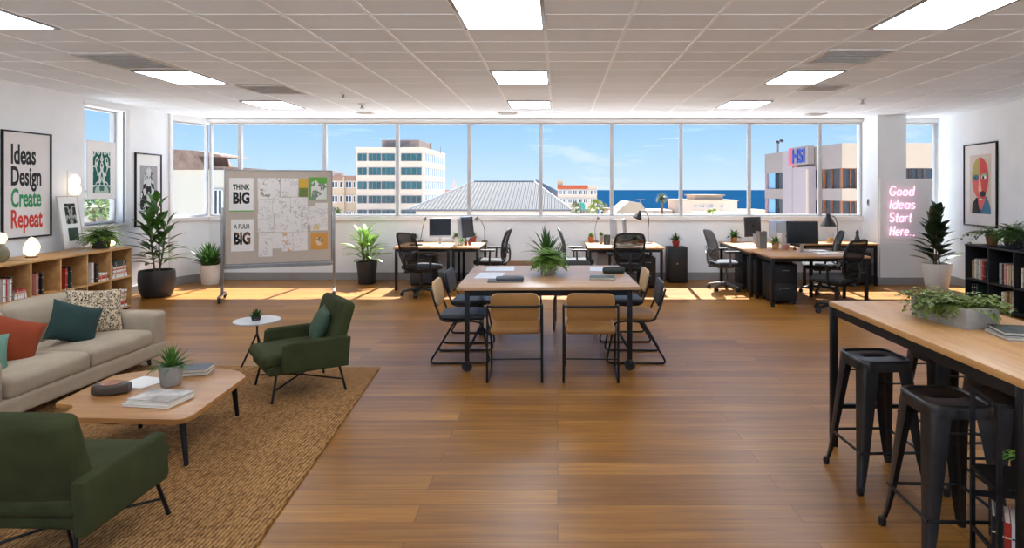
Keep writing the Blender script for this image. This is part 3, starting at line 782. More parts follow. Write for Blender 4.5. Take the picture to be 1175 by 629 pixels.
stack_of_books(RL, u(4) + .12 + (.03 if 4 in (1, 4) else .02), .018, zl, [(.05, .22, 'pale grey'), (.05, .22, 'white'), (.05, .21, 'cream'), (.05, .22, 'pale grey'), (.04, .2, 'white')], 'in the oak cube behind the speckled cushion', g)
stack_of_books(RL, u(3) + .17 + (.03 if 3 in (1, 4) else .02), .018, zl, [(.05, .28, 'dark grey'), (.05, .28, 'black'), (.05, .27, 'blue'), (.05, .28, 'dark grey'), (.05, .27, 'black')], 'in the lower oak cube behind the sofa', g)
row_of_books(RL, u(2) + .10, .05, zl, [(.03, .26, 'black'), (.03, .25, 'dark grey'), (.025, .26, 'blue'), (.03, .25, 'black'), (.03, .24, 'brown')], 'in a lower oak cube behind the sofa', g)

BKL, BKR = Vector((5.80, 8.69, 0)), R(-90)
bookcase('low black bookcase of open cubes along the right wall', BKL, BKR, 3, .465, .852, .366, .42, M_['blackmatte'], .03, .024)
RR = Matrix.Translation(BKL) @ Matrix.Rotation(BKR, 4, 'Z'); zu2, zl2 = .366 + .0125, .0545
g2 = 'books in the black bookcase'
row_of_books(RR, .06, .06, zu2, [(.032, .24, 'tan'), (.03, .27, 'cream'), (.026, .27, 'white'), (.034, .28, 'pale grey'), (.03, .26, 'cream'), (.02, .25, 'dark green'), (.028, .26, 'pink'), (.026, .25, 'red'), (.03, .25, 'teal'), (.026, .24, 'dark grey')], 'in black bookcase, upper left cube', g2)
row_of_books(RR, .465 + .13, .06, zu2, [(.034, .27, 'pale grey'), (.02, .26, 'dark grey'), (.03, .25, 'red'), (.028, .27, 'pink'), (.03, .25, 'cream'), (.03, .24, 'white'), (.034, .27, 'tan'), (.03, .27, 'cream')], 'in black bookcase, upper middle cube', g2)
row_of_books(RR, .465 + .17, .06, zl2, [(.034, .22, 'white'), (.03, .23, 'tan'), (.03, .24, 'cream'), (.034, .25, 'brown'), (.03, .25, 'tan'), (.034, .24, 'white')], 'in black bookcase, lower middle cube', g2)
row_of_books(RR, .05, .06, zl2, [(.034, .24, 'dark grey'), (.03, .25, 'black'), (.03, .24, 'brown'), (.034, .25, 'dark green')], 'in black bookcase, lower left cube', g2)
row_of_books(RR, .93 + .04, .06, zu2, [(.034, .25, 'cream'), (.03, .25, 'orange'), (.03, .24, 'brown'), (.034, .25, 'blue')], 'in black bookcase, upper right cube', g2)

# things on the oak bookcase
ST = .8445
t = plant('potted fern in a dark pot on the far end of the oak bookcase', (-6.08, 8.12, ST)); pot(t, .118, .185, M_['charcoal'], .82, .01)
fern(t, .15, 60, .25, .075, M_['leafbright'], 3)
def crystal(label, loc, s, seed):
    t = thing('crystal_lamp', label, 'lamp', loc, seed, 'glowing crystal lamps'); q = random.Random(seed)
    obj('base', lathe(B(), [(0, 0), (.06 * s, 0), (.062 * s, .012 * s), (.04 * s, .022 * s), (0, .022 * s)], n=24), M_['walnut'], t)
    bm = B(); bmesh.ops.create_icosphere(bm, subdivisions=2, radius=1.)
    for v in bm.verts:
        k = 1 + .16 * math.sin(v.co.x * 5 + seed) * math.cos(v.co.z * 4 + seed) + q.uniform(-.05, .05)
        z = v.co.z; v.co = Vector((v.co.x * .088 * s * k * (1 - .25 * max(0, z)), v.co.y * .08 * s * k * (1 - .25 * max(0, z)), (z * .115 * k + .105 + .02) * s))
    obj('crystal', bm, emit_mat('glowing_salt_crystal', (255, 226, 184), 2.6, .3, 9.), t, sharp=15); return t
crystal('faceted glowing crystal lamp on the oak bookcase below the slogan poster', (-6.02, 6.98, ST), .95, 2.)
crystal('small glowing crystal lamp at the far end of the oak bookcase beside the fern', (-6.08, 8.30, ST), .62, 5.)
t = thing('vase', 'green brown glazed vase at the left edge on the oak bookcase', 'vase', (-5.96, 6.53, ST))
obj('body', lathe(B(), [(0, 0), (.04, 0), (.07, .05), (.075, .10), (.05, .16), (.03, .19), (.036, .2), (.028, .2), (.024, .18), (0, .1)], n=28), mat('olive_glaze', (120, 112, 84), .35, 0, var=.25, scale=14), t)
obj('bulb', lathe(B(), [(0, .185), (.03, .2), (.055, .25), (.045, .30), (0, .32)], n=20), emit_mat('warm_bulb', (255, 224, 170), 2.2, .2, 12.), t, label='glowing warm globe in the mouth of the vase')
# two lobed wall lamp above the leaning picture
t = thing('wall_lamp', 'small glowing two lobed wall lamp above the leaning double picture', 'lamp', (XL, 8.17, 1.58), R(90))
obj('bracket', bb(B(), (-.03, -.02, -.05), (.03, 0, .3), .004), M_['whiteframe'], t)
obj('shade', lathe(B(), [(0, -.03), (.05, -.02), (.07, .04), (.06, .09), (.045, .11), (.06, .14), (.058, .19), (.03, .24), (0, .25)], (0, -.085, 0), 20), emit_mat('frosted_lamp_glow', (255, 232, 206), 2., .1, 9.), t)
def flat_paper(label, x, y, z, w, d, rz, m=None, th=.002, name='paper_sheet', cat='paper', group=None):
    bm = bb(B(), (-w / 2, -d / 2, 0), (w / 2, d / 2, th)); return tag(obj(name, bm, m or M_['paper'], None, (x, y, z), rz), label, cat, group)
flat_paper('dark coaster lying on the oak bookcase left of the crystal lamp', -5.93, 6.72, ST, .22, .12, R(8), mat('slate_coaster', (120, 118, 116), .6), .004, 'coaster', 'coaster')
flat_paper('grey leaflet lying on the oak bookcase in front of the leaning picture', -6.06, 7.75, ST, .2, .16, R(-6), mat('grey_leaflet', (168, 166, 162), .6), .003, 'leaflet', 'leaflet')

# things on the black bookcase
SB = .8525
t = plant('trailing plant in an amber pot on the black bookcase under the face portrait', (6.03, 8.47, SB)); pot(t, .085, .15, mat('amber_pot', (128, 88, 40), .4, 0, var=.2, scale=10), .72, .008)
trailing(t, .14, 34, .38, .065, M_['leafmid'], .05, .05, 7, .8)
t = plant('bushy fern in a dark grey pot at the right edge on the black bookcase', (6.00, 8.02, SB)); pot(t, .122, .215, M_['charcoal'], .82, .01)
fern(t, .18, 60, .25, .075, M_['leafmid'], 12)

# ================================================================== pictures
def framed(label, loc, rz, w, h, fm, mw=.0, matm=None, fw=.018, dep=.03, name='framed_poster', cat='poster', lean=0., group=None):
    """local: centre bottom at origin, x right, z up, facing -y; returns the thing"""
    t = thing(name, label, cat, loc, rz, group); t.rotation_euler = (lean, 0, rz)
    bm = B()
    for s in (-1, 1): bb(bm, (s * (w / 2 - fw), -dep, 0), (s * w / 2, 0, h), .002)
    bb(bm, (-w / 2 + fw, -dep, 0), (w / 2 - fw, 0, fw), .002); bb(bm, (-w / 2 + fw, -dep, h - fw), (w / 2 - fw, 0, h), .002)
    obj('frame', bm, fm, t)
    obj('mount', bb(B(), (-w / 2 + fw - .001, -.014, fw - .001), (w / 2 - fw + .001, -.001, h - fw + .001)), matm or M_['paper'], t)
    return t
def panel(t, name, x0, x1, z0, z1, m, y=-.0155, label=None, th=.0012):
    bm = bb(B(), (-(x1 - x0) / 2, -.0005, -(z1 - z0) / 2), ((x1 - x0) / 2, th - .0005, (z1 - z0) / 2))
    return obj(name, bm, m, t, ((x0 + x1) / 2, y, (z0 + z1) / 2), label=label)
def lettering(t, s, x, z, w, h, m, y=-.0155, name='lettering', bold=.02, label=None):
    return obj(name, text_bm(s, w, h, .0008, bold), m, t, (x, y, z), label=label)
# slogan poster: y 7.17..7.86, z 1.03..2.335
PW, PH = .70, 1.305
t = framed('large black framed slogan poster reading Ideas Design Create Repeat', (XL + .002, 7.515, 1.03), R(90), PW, PH, M_['black'], matm=mat('poster_white', (226, 222, 218), .7, 0, var=.02))
grn, red = mat('green_print', (52, 146, 92), .7, var=.04), mat('red_print', (206, 62, 44), .7, var=.04)
for s, w, hgt, z, m in (('Ideas', .345, .245, .90, M_['ink']), ('Design', .425, .305, .57, M_['ink']), ('Create', .425, .235, .375, grn), ('Repeat', .445, .295, .055 + .0, red)):
    lettering(t, s, -.225, z, w, hgt, m, bold=.026)
# leaning double picture on the bookcase
t = framed('pale framed double picture leaning on the wall on the oak bookcase', (-6.375, 8.03, ST), R(93), .36, .70, mat('pale_wood_frame', (196, 186, 174), .5, var=.05), fw=.012, dep=.02, lean=R(-8), name='picture', cat='picture')
panel(t, 'print', -.075, .115, .33, .60, mirrored_print('dark_photo_print', (44, 48, 44), (160, 160, 150), 3.1, 12.)); panel(t, 'print', -.065, .11, .105, .275, mat('park_photo_print', (58, 92, 44), .5, var=.4, scale=16, col2=(50, 50, 50)))
# picture in the left window
t = framed('white framed dark green print hanging in the left window', (XL - .035, 8.79, 1.49), R(90), .56, .83, mat('white_frame', (226, 226, 226), .5, var=.03), fw=.012, dep=.02, name='picture', cat='picture')
panel(t, 'print', -.165, .165, .20, .68, mirrored_print('dark_green_linocut', (32, 92, 84), (206, 216, 208), 1.3, 11.)); panel(t, 'print', -.165, .165, .08, .195, mirrored_print('pale_green_linocut', (180, 196, 186), (70, 120, 106), 5.3, 9.))
# black framed figure poster on the wall panel
t = framed('black framed monochrome figure print on the wall behind the tall plant', (XL + .002, 9.74, 1.05), R(90), .62, 1.15, M_['black'], fw=.018, name='framed_poster')
panel(t, 'print', -.20, .21, .22, .96, mat('grey_backdrop_print', (158, 158, 158), .7, var=.1), -.0155)
bm = B(); prism(bm, [(-.20, .24), (-.19, .48), (-.13, .60), (-.10, .80), (-.04, .90), (.0, .935), (.05, .90), (.10, .80), (.13, .60), (.20, .48), (.21, .24)], .0, .0008, M=Matrix(((1, 0, 0, 0), (0, 0, -1, -.0168), (0, 1, 0, 0), (0, 0, 0, 1))))
obj('figure_print', bm, mirrored_print('dark_figure_print', (40, 40, 42), (206, 206, 204), 7.7, 10.), t)
# face portrait on the right wall
fy0, fy1 = 9.22, 10.12; ang = math.atan2(.112, 1)
ym = (fy0 + fy1) / 2
t = framed('black framed abstract face portrait in coral, olive and blue', (wr(ym) - .004, ym, 1.04), R(-90) - ang, .91, 1.32, M_['black'], fw=.022, matm=mat('poster_warm_white', (230, 226, 222), .7, var=.02))
panel(t, 'print', -.285, .30, .20, 1.14, mat('beige_print', (214, 200, 184), .75, var=.03))
FC = {'olive': (176, 160, 82), 'coral': (222, 104, 96), 'deepcoral': (206, 74, 66), 'peach': (236, 176, 146), 'blue': (62, 128, 162), 'darkblue': (52, 66, 112), 'black': (32, 34, 34), 'sage': (150, 160, 132), 'white': (232, 226, 216), 'gold': (196, 140, 62)}
fm = [mat('print_' + k, v, .7, var=.04) for k, v in FC.items()]; fk = list(FC)
bm = B(); XZ = lambda y: Matrix(((1, 0, 0, 0), (0, 0, -1, y), (0, 1, 0, 0), (0, 0, 0, 1)))
def patch(poly, c, y):
    b2 = B(); prism(b2, poly, 0, .0006, mi=fk.index(c), M=XZ(y)); me = bpy.data.meshes.new('patch'); b2.to_mesh(me); b2.free(); bm.from_mesh(me); bpy.data.meshes.remove(me)
def ell(cx, cz, rx, rz, a0=0, a1=360, n=28): return [(cx + rx * cos(R(a0 + (a1 - a0) * i / n)), cz + rz * sin(R(a0 + (a1 - a0) * i / n))) for i in range(n + (a1 - a0 < 360))]
cx = .01
patch([(-.22, .205), (-.20, .36), (-.10, .46), (.03, .44), (.07, .205)], 'black', -.0172)
patch([(.03, .205), (.05, .40), (.13, .52), (.24, .40), (.295, .28), (.295, .205)], 'blue', -.0173)
patch([(-.04, .36), (-.06, .60), (.16, .60), (.14, .40), (.06, .27), (.0, .27)], 'coral', -.0176)
patch(ell(cx, .77, .225, .325, 90, 270), 'coral', -.018); patch(ell(cx, .77, .225, .325, -90, 90), 'deepcoral', -.0181)
patch(ell(cx, .80, .225, .295, 90, 180) + [(-.215, .76), (cx - .06, .74), (cx, .80)], 'olive', -.0187)
patch([(cx - .02, .80), (cx, .80), (cx + .05, .56), (cx - .03, .54), (cx - .045, .58)], 'peach', -.0193)
patch(ell(-.105, .775, .075, .05), 'darkblue', -.0193); patch(ell(-.105, .775, .045, .045), 'blue', -.0199); patch(ell(-.105, .775, .018, .02), 'black', -.0205)
patch(ell(.115, .79, .085, .06, 0, 180), 'sage', -.0193); patch(ell(.115, .775, .07, .032), 'white', -.0199); patch(ell(.10, .772, .028, .03), 'black', -.0205)
patch(ell(.085, .52, .08, .045), 'black', -.0199); patch(ell(.085, .475, .07, .035, 180, 360), 'deepcoral', -.0199); patch([(-.02, .43), (.04, .45), (.09, .43), (.04, .415)], 'white', -.0199)
obj('face_print', bm, fm, t)

# ================================================================== neon sign
def arc(cx, cy, rx, ry, a0, a1, n=14): return [(cx + rx * cos(R(a0 + (a1 - a0) * i / n)), cy + ry * sin(R(a0 + (a1 - a0) * i / n))) for i in range(n + 1)]
GL = {
 'G': (.72, [arc(.36, .5, .36, .5, 48, 325) + [(.68, .42), (.42, .42)]]), 'o': (.56, [arc(.26, .30, .26, .30, 90, 450)]),
 'd': (.58, [arc(.26, .30, .26, .30, 20, 340), [(.52, 1), (.52, 0)]]), 'I': (.18, [[(.06, 0), (.06, 1)]]), 'e': (.54, [[(.01, .32), (.50, .32)] + arc(.255, .30, .25, .30, 10, 312)]),
 'a': (.58, [arc(.26, .30, .26, .30, 20, 340), [(.52, .60), (.52, 0)]]), 's': (.46, [arc(.21, .45, .19, .15, 40, 250, 9) + arc(.21, .15, .20, .15, 80, -140, 9)]),
 'S': (.62, [arc(.29, .74, .27, .26, 35, 262, 12) + arc(.29, .25, .28, .25, 82, -150, 12)]), 't': (.40, [[(.17, .92), (.17, .12)] + arc(.27, .12, .10, .12, 180, 290, 5), [(0, .62), (.36, .62)]]),
 'r': (.40, [[(.05, .60), (.05, 0)], arc(.25, .36, .20, .24, 180, 60, 7)]), 'H': (.66, [[(.06, 0), (.06, 1)], [(.58, 0), (.58, 1)], [(.06, .5), (.58, .5)]]), '.': (.14, [[(.04, .01), (.10, .01)]]), ',': (.2, [[(.08, .04), (.04, -.08)]])}
neon = emit_mat('pink_neon_tube', (255, 176, 210), 3.0, .04)
t = thing('neon_sign', 'pink neon sign reading Good Ideas Start Here on the white panel', 'neon sign', (5.66, 10.44, .80))
for s, zb, wd in (('Good', .725, .44), ('Ideas', .50, .46), ('Start', .275, .40), ('Here..,', .045, .46)):
    adv = sum(GL[c][0] + .14 for c in s) - .14; hh = .155; k = wd / (adv * hh + .16 * hh); x = 0; bm = B(); st = B()
    for c in s:
        for ln in GL[c][1]:
            tube(bm, [((x + px + .16 * py) * hh * k, -.030, zb + py * hh) for px, py in ln], .0052, 6)
            px, py = ln[0]; tube(st, [((x + px + .16 * py) * hh * k, -.024, zb + py * hh), ((x + px + .16 * py) * hh * k, 0, zb + py * hh)], .004, 6)
        x += GL[c][0] + .14
    w_ = obj('neon_word', bm, neon, t); obj('standoff', st, M_['whiteframe'], w_)

# ================================================================== pinboard on castors
UB = R(20.4); PB = Vector((-4.886, 8.93, 0)); BL = 1.49
t = thing('pinboard', 'tall beige mobile pinboard covered in sketches, on a steel stand', 'pinboard', PB, UB)
b0, b1 = .512, 1.922
obj('board', bb(B(), (.02, -.012, b0 + .02), (BL - .02, .012, b1 - .02)), mat('beige_felt', (190, 178, 164), .9, 0, var=.04, bump=.2, bscale=300), t)
bm = B()
for x in (0, BL): bb(bm, (x - (.0 if x else .0), -.016, b0), (x + (.02 if x == 0 else -.02), .016, b1), .002)
bb(bm, (.02, -.016, b0), (BL - .02, .016, b0 + .02), .002); bb(bm, (.02, -.016, b1 - .02), (BL - .02, .016, b1), .002); obj('frame', bm, M_['chrome'], t)
bm = B(); bb(bm, (0, -.02, b0 - .05), (BL, .02, b0 - .005), .003); bb(bm, (.02, -.07, b0 - .05), (BL - .02, -.02, b0 - .042), .002); obj('tray', bm, M_['chrome'], t)
for x in (-.022, BL + .022):
    obj('post', bb(B(), (x - .018, -.02, .09), (x + .018, .02, 1.36), .003), M_['chrome'], t)
    f = obj('foot', bb(B(), (x - .022, -.30, .075), (x + .022, .26, .105), .006), M_['chrome'], t)
    for y in (-.27, .23):
        bm = B(); lathe(bm, [(0, -.014), (.034, -.014), (.038, 0), (.034, .014), (0, .014)], n=18, M=Matrix.Translation((x, y, .038)) @ Matrix.Rotation(R(90), 4, 'Y'))
        bb(bm, (x - .022, y - .012, .03), (x - .016, y + .012, .08)); bb(bm, (x + .016, y - .012, .03), (x + .022, y + .012, .08))
        obj('caster', bm, M_['blackmatte'], f)
RB = Matrix.Translation(PB) @ Matrix.Rotation(UB, 4, 'Z')
def pin(label, box, m, layer=0, name='pinned_sheet', cat='sketch', group='sheets pinned on the board', rot=0.):
    x0, z1, x1, z0 = [(box[0] - 45) / 640 * BL, b1 - (box[1] - 25) / 565 * 1.41, (box[2] - 45) / 640 * BL, b1 - (box[3] - 25) / 565 * 1.41]
    w, h = x1 - x0, z1 - z0
    o = thing(name, label, cat, (0, 0, 0), 0, group)
    o.matrix_world = RB @ Matrix.Translation(((x0 + x1) / 2, -.0125 - layer * .0016, z0)) @ Matrix.Rotation(R(rot), 4, 'Y')
    p = obj('sheet', bb(B(), (-w / 2, -.001, 0), (w / 2, 0, h)), m, o)
    return o, w, h
def sk(i, tint=None, ink=(96, 92, 88)): return scribble_mat('sketch_paper_%d' % i, (232, 229, 225), ink, i * 3.37, .045, 13. + (i % 4) * 4, tint, .72, .55)
o, w, h = pin('white sheet reading THINK BIG, upper left on the pinboard', (75, 75, 212, 272), M_['paper'], 0, cat='poster')
lettering(o, 'THINK', -w * .35, h * .64, w * .70, h * .17, mat('dark_green_ink', (36, 62, 44), .7), -.0014, bold=.035); lettering(o, 'BIG', -w * .34, h * .22, w * .68, h * .36, M_['ink'], -.0014, bold=.05)
panel(o, 'border', -w / 2, w / 2, -.006, .012, mat('bright_green_print', (110, 178, 84), .7), -.0022, label='thin green bottom strip')
o, w, h = pin('white sheet reading A FUUR BIG, lower left on the pinboard', (85, 320, 213, 508), M_['paper'], 0, cat='poster')
lettering(o, 'A FUUR', -w * .38, h * .70, w * .72, h * .15, M_['ink'], -.0014, bold=.02); lettering(o, 'BIG', -w * .38, h * .20, w * .74, h * .40, scribble_mat('patterned_ink', (34, 34, 36), (150, 110, 70), 4., .2, 20.), -.0014, bold=.05)
S_ = [('wide sheet with a brown tree sketch, top row left of the sketches', (237, 75, 368, 200), (110, 96, 60)), ('sheet of small sketches, top row, left of the yellow and green card', (372, 75, 475, 187), None),
 ('sketch sheet below the tree sketch at its left', (240, 202, 322, 284), None), ('sketch sheet with dark marks, second row, middle', (324, 192, 428, 284), None), ('sketch sheet in the second row at its right end', (430, 190, 532, 240), None),
 ('wide sketch sheet at the left of the third row', (238, 286, 330, 398), None), ('sketch sheet with ochre touches in the middle of the third row', (332, 286, 440, 400), (196, 150, 70)), ('sketch sheet with dark vehicles, right of the middle', (432, 238, 530, 400), None),
 ('narrow note with faint lines left of the tall right note', (533, 245, 580, 358), None), ('tall white note with faint lines under the green poster', (581, 225, 655, 352), None), ('small white note with a yellow stamp above the orange card', (550, 352, 655, 396), (216, 186, 60)),
 ('long sheet hanging lowest at the bottom left of the sketches', (241, 402, 322, 545), None), ('narrow sheet in the bottom row, second from the left', (323, 402, 379, 498), None), ('sheet with an orange dot in the bottom row, third from the left', (379, 402, 442, 516), (206, 146, 66)), ('sheet with three dark figures at the right end of the bottom row', (445, 402, 532, 515), None)]
for i, (lb, bx_, tint) in enumerate(S_): pin(lb, bx_, sk(i + 1, tint), 1 + i % 3, rot=((i * 29) % 5 - 2) * .35)
o, w, h = pin('yellow and green card at the top of the pinboard beside the green poster', (480, 80, 533, 188), mat('green_card', (110, 128, 62), .75, var=.2, scale=18), 4, 'card', 'card')
panel(o, 'print', -w / 2, w / 2, h * .5, h, mat('yellow_card', (214, 174, 66), .75, var=.08, scale=18), -.002)
o, w, h = pin('green and white poster in the top right corner of the pinboard', (540, 68, 650, 210), mat('leaf_green_print', (104, 172, 72), .75, var=.1), 2, cat='poster')
bm = B(); prism(bm, [(-w * .38, h * .04), (-w * .36, h * .78), (-.02, h * .86), (w * .05, h * .72), (w * .48, h * .74), (w * .49, h * .04)], 0, .0008, M=XZ(-.0016)); obj('print', bm, scribble_mat('green_mask_print', (226, 228, 222), (46, 96, 66), 2.2, .25, 16.), o)
o, w, h = pin('orange card with a white drawing at the lower right of the pinboard', (552, 410, 655, 512), mat('orange_card', (212, 152, 70), .75, var=.05), 1, 'card', 'card')
bm = B(); prism(bm, [(w * .22 * cos(a) * (1 + .15 * sin(3 * a)), h * .5 + h * .26 * sin(a)) for a in [2 * pi * k / 22 for k in range(22)]], 0, .0008, M=XZ(-.0016)); obj('print', bm, scribble_mat('brown_mask_print', (220, 206, 182), (96, 70, 50), 6.2, .2, 22.), o)
# ================================================================== meeting table and chairs
MC = Vector((-.10, 6.135, 0)); MR = R(1.6); TH = .765
t = thing('meeting_table', 'wide wooden meeting table on castors in the middle of the room', 'table', MC, MR)
tw, td = 1.625, 1.525
obj('table_top', bb(B(), (-tw / 2, -td / 2, TH - .03), (tw / 2, td / 2, TH), .004), wood('table_wood', (168, 128, 92), (206, 166, 124), 0, 1., .3), t)
bm = B()
for s in (-1, 1): bb(bm, (-tw / 2 + .09, s * (td / 2 - .085) - .015, TH - .09), (tw / 2 - .09, s * (td / 2 - .085) + .015, TH - .031)); bb(bm, (s * (tw / 2 - .085) - .015, -td / 2 + .1, TH - .09), (s * (tw / 2 - .085) + .015, td / 2 - .1, TH - .031))
obj('apron', bm, M_['black'], t)
for sx in (-1, 1):
    for sy in (-1, 1):
        x, y = sx * (tw / 2 - .085), sy * (td / 2 - .085)
        l = obj('leg', bb(B(), (x - .021, y - .021, .10), (x + .021, y + .021, TH - .031), .003), M_['black'], t)
        bm = B(); lathe(bm, [(0, -.016), (.045, -.016), (.05, 0), (.045, .016), (0, .016)], n=20, M=Matrix.Translation((x, y, .05)) @ Matrix.Rotation(R(70), 4, 'Z') @ Matrix.Rotation(R(90), 4, 'Y'))
        bb(bm, (x - .012, y - .03, .05), (x + .012, y + .03, .10), .004); obj('caster', bm, M_['blackmatte'], l)
    obj('stretcher', tube(B(), fillet([(sx * (tw / 2 - .085), -td / 2 + .10, .17), (sx * (tw / 2 - .16), 0, .30), (sx * (tw / 2 - .085), td / 2 - .10, .17)], .5, 8), .012, 8), M_['black'], t)

def rounded_pad(w, h, r, th, k=7):
    # upright pad with round corners, pillowed towards its rim
    loop = []
    for cx, cz, a0 in ((w / 2 - r, h / 2 - r, 0), (-(w / 2 - r), h / 2 - r, 90), (-(w / 2 - r), -(h / 2 - r), 180), (w / 2 - r, -(h / 2 - r), 270)):
        for i in range(k + 1): a = R(a0 + 90 * i / k); loop.append((cx + r * cos(a), cz + r * sin(a)))
    bm = B(); n = len(loop); prof = [(.0, .5), (.55, .5), (.85, .47), (.95, .36), (1., .15), (1., -.15), (.95, -.36), (.85, -.47), (.55, -.5), (0, -.5)]; rings = []
    for s, t_ in prof:
        if s == 0: rings.append([bm.verts.new((0, t_ * th, 0))])
        else: rings.append([bm.verts.new((x * s if s < .9 else x - (x / w * 2) * (1 - s) * .25 * 1.2 * .2, t_ * th, z * s if s < .9 else z - (z / h * 2) * (1 - s) * .06)) for x, z in loop])
    for A, C in zip(rings, rings[1:]):
        for i in range(n):
            j = (i + 1) % n
            if len(A) == 1: bm.faces.new((A[0], C[j], C[i]))
            elif len(C) == 1: bm.faces.new((A[i], A[j], C[0]))
            else: bm.faces.new((A[i], A[j], C[j], C[i]))
    return bm
def meet_chair(label, loc, rz, seat_m, back_m, arms=False):
    t = thing('meeting_chair', label, 'chair', loc, rz, 'chairs around the meeting table')
    r = .0095; hw = .228
    obj('seat', soft(B(), (0, .01, .425), (.42, .42, .05), .022, (.003, .004, .008), n=8), seat_m, t)
    Mr = Matrix.Rotation(R(9), 3, 'X')
    bm = rounded_pad(.405, .235, .055, .034)
    for v in bm.verts: v.co.y += .20 * v.co.x ** 2          # gentle wrap round the sitter
    for v in bm.verts: v.co = Mr @ v.co + Vector((0, -.245, .64))
    obj('backrest', bm, back_m, t)
    for s in (-1, 1):
        x = s * hw
        if arms: path = [(x, -.20, .652), (x, -.262, .652), (x, -.262, .40), (x, -.275, r), (x, .225, r), (x, .165, .395), (x, -.258, .40)]
        else: path = [(x * .93, -.275, .70), (x * .93, -.235, .55), (x * .93, -.17, .395), (x * .93, .12, .395), (x, .20, .38), (x, .275, r), (x, -.285, r), (x * .96, -.06, .385), (x * .93, .02, .395)]
        obj('side_frame', tube(B(), fillet(path, .05, 5), r, 8), M_['black'], t)
    if arms: obj('back_bar', tube(B(), fillet([(-hw, -.262, .652), (-.17, -.296, .652), (.17, -.296, .652), (hw, -.262, .652)], .05), r, 8), M_['black'], t); obj('crossbar', tube(B(), [(-hw, -.262, .21), (hw, -.262, .21)], .006, 8), M_['black'], t)
    else: obj('back_bar', tube(B(), fillet([(-hw * .93, -.262, .645), (-.1, -.278, .645), (.1, -.278, .645), (hw * .93, -.262, .645)], .1), .007, 8), M_['black'], t); obj('crossbar', tube(B(), [(-hw * .93, .1, .392), (hw * .93, .1, .392)], .007, 8), M_['black'], t)
    return t
def camera_side(t): return t
meet_chair('tan chair with its back to the camera, left one at the table', (-.368, 5.345, 0), R(2), M_['tan'], M_['tan'], True)
meet_chair('tan chair with its back to the camera, right one at the table', (.285, 5.345, 0), R(-2), M_['tan'], M_['tan'], True)
meet_chair('chair with camel back and black seat at the left table side, nearer one', (-.915, 5.90, 0), R(-88), M_['bleather'], M_['tanlight'])
meet_chair('all black chair at the left table side, farther one', (-.93, 6.65, 0), R(-91), M_['bleather'], M_['bleather'])
meet_chair('chair with black back and tan seat at the right table side, nearer one', (.735, 5.90, 0), R(88), M_['tan'], M_['bleather'])
meet_chair('chair with camel back and black seat at the right table side, farther one', (.71, 6.70, 0), R(91), M_['bleather'], M_['tanlight'])
meet_chair('brown chair on the window side of the meeting table, left one', (-.42, 7.18, 0), R(180), M_['tan'], mat('brown_leather', (132, 92, 56), .5, 0, var=.1, scale=9))
meet_chair('dark olive chair on the window side of the meeting table, right one', (.195, 7.215, 0), R(178), mat('grey_leather', (150, 146, 140), .5, 0, var=.08), mat('olive_leather', (58, 56, 48), .5, 0, var=.1))

TT = TH + .0005
t = plant('feathery fern in a round grey pot in the middle of the meeting table', (-.097, 6.15, TT)); pot(t, .09, .165, M_['concrete'], .80, .008)
fern(t, .14, 75, .20, .075, M_['leafbright'], 21)
t = plant('spiky plant in a dark pot behind the fern on the meeting table', (-.115, 6.50, TT)); pot(t, .075, .16, M_['charcoal'], .80, .008)
spiky(t, .14, 40, .36, .034, 1.0, M_['leafdark'], .7, 22, .03)
sheetm = mat('drawing_sheet', (214, 212, 214), .35, 0, var=.02)
flat_paper('large pale sheet lying at the back left of the meeting table', -.62, 6.60, TT, .30, .34, R(3), sheetm, .001)
flat_paper('large pale sheet lying at the left of the meeting table nearer the camera', -.68, 6.10, TT, .26, .42, R(-2), sheetm, .001)
flat_paper('large pale sheet lying at the back right of the meeting table', .46, 6.60, TT, .22, .36, R(-4), sheetm, .001)
def folder(label, loc, rz, w, d, th, m, m2, cat='folder', name='folder'):
    t = thing(name, label, cat, loc, rz)
    obj('cover', bb(bb(B(), (-w / 2, -d / 2, 0), (w / 2, d / 2, .003)), (-w / 2, -d / 2, th - .003), (w / 2, d / 2, th), .001), m, t)
    obj('pages', bb(B(), (-w / 2 + .006, -d / 2 + .006, .0031), (w / 2 - .004, d / 2 - .006, th - .0031)), m2, t)
    return t
gm = mat('grey_fabric_cover', (88, 90, 96), .7, 0, var=.12)
folder('flat grey folder on the left of the meeting table', (-.49, 5.72, TT), R(4), .33, .20, .010, mat('dark_sheet', (74, 74, 78), .5), M_['page'])
bm = soft(B(), (0, 0, .014), (.26, .11, .028), .012, (0, 0, .008), n=8); tag(obj('cloth_pouch', bm, gm, None, (-.45, 5.735, TT + .0105), R(6)), 'crumpled grey cloth pouch on the grey folder', 'pouch')
folder('dark teal closed notebook on the right of the meeting table', (.43, 5.88, TT), R(-6), .24, .17, .022, mat('teal_cover', (62, 80, 78), .5), M_['page'], 'notebook', 'notebook')
bm = soft(B(), (0, 0, .03), (.23, .13, .055), .025, (0, .004, .01), n=8); o = tag(obj('zip_pouch', bm, mat('dark_olive_cloth', (50, 58, 52), .8, 0, var=.12), None, (.575, 6.27, TT), R(-4)), 'dark green zip pouch at the right back of the meeting table', 'pouch')
obj('zip', tube(B(), [(-.10, -.03, .066), (0, -.035, .071), (.10, -.03, .066)], .003, 6), M_['chrome'], o)

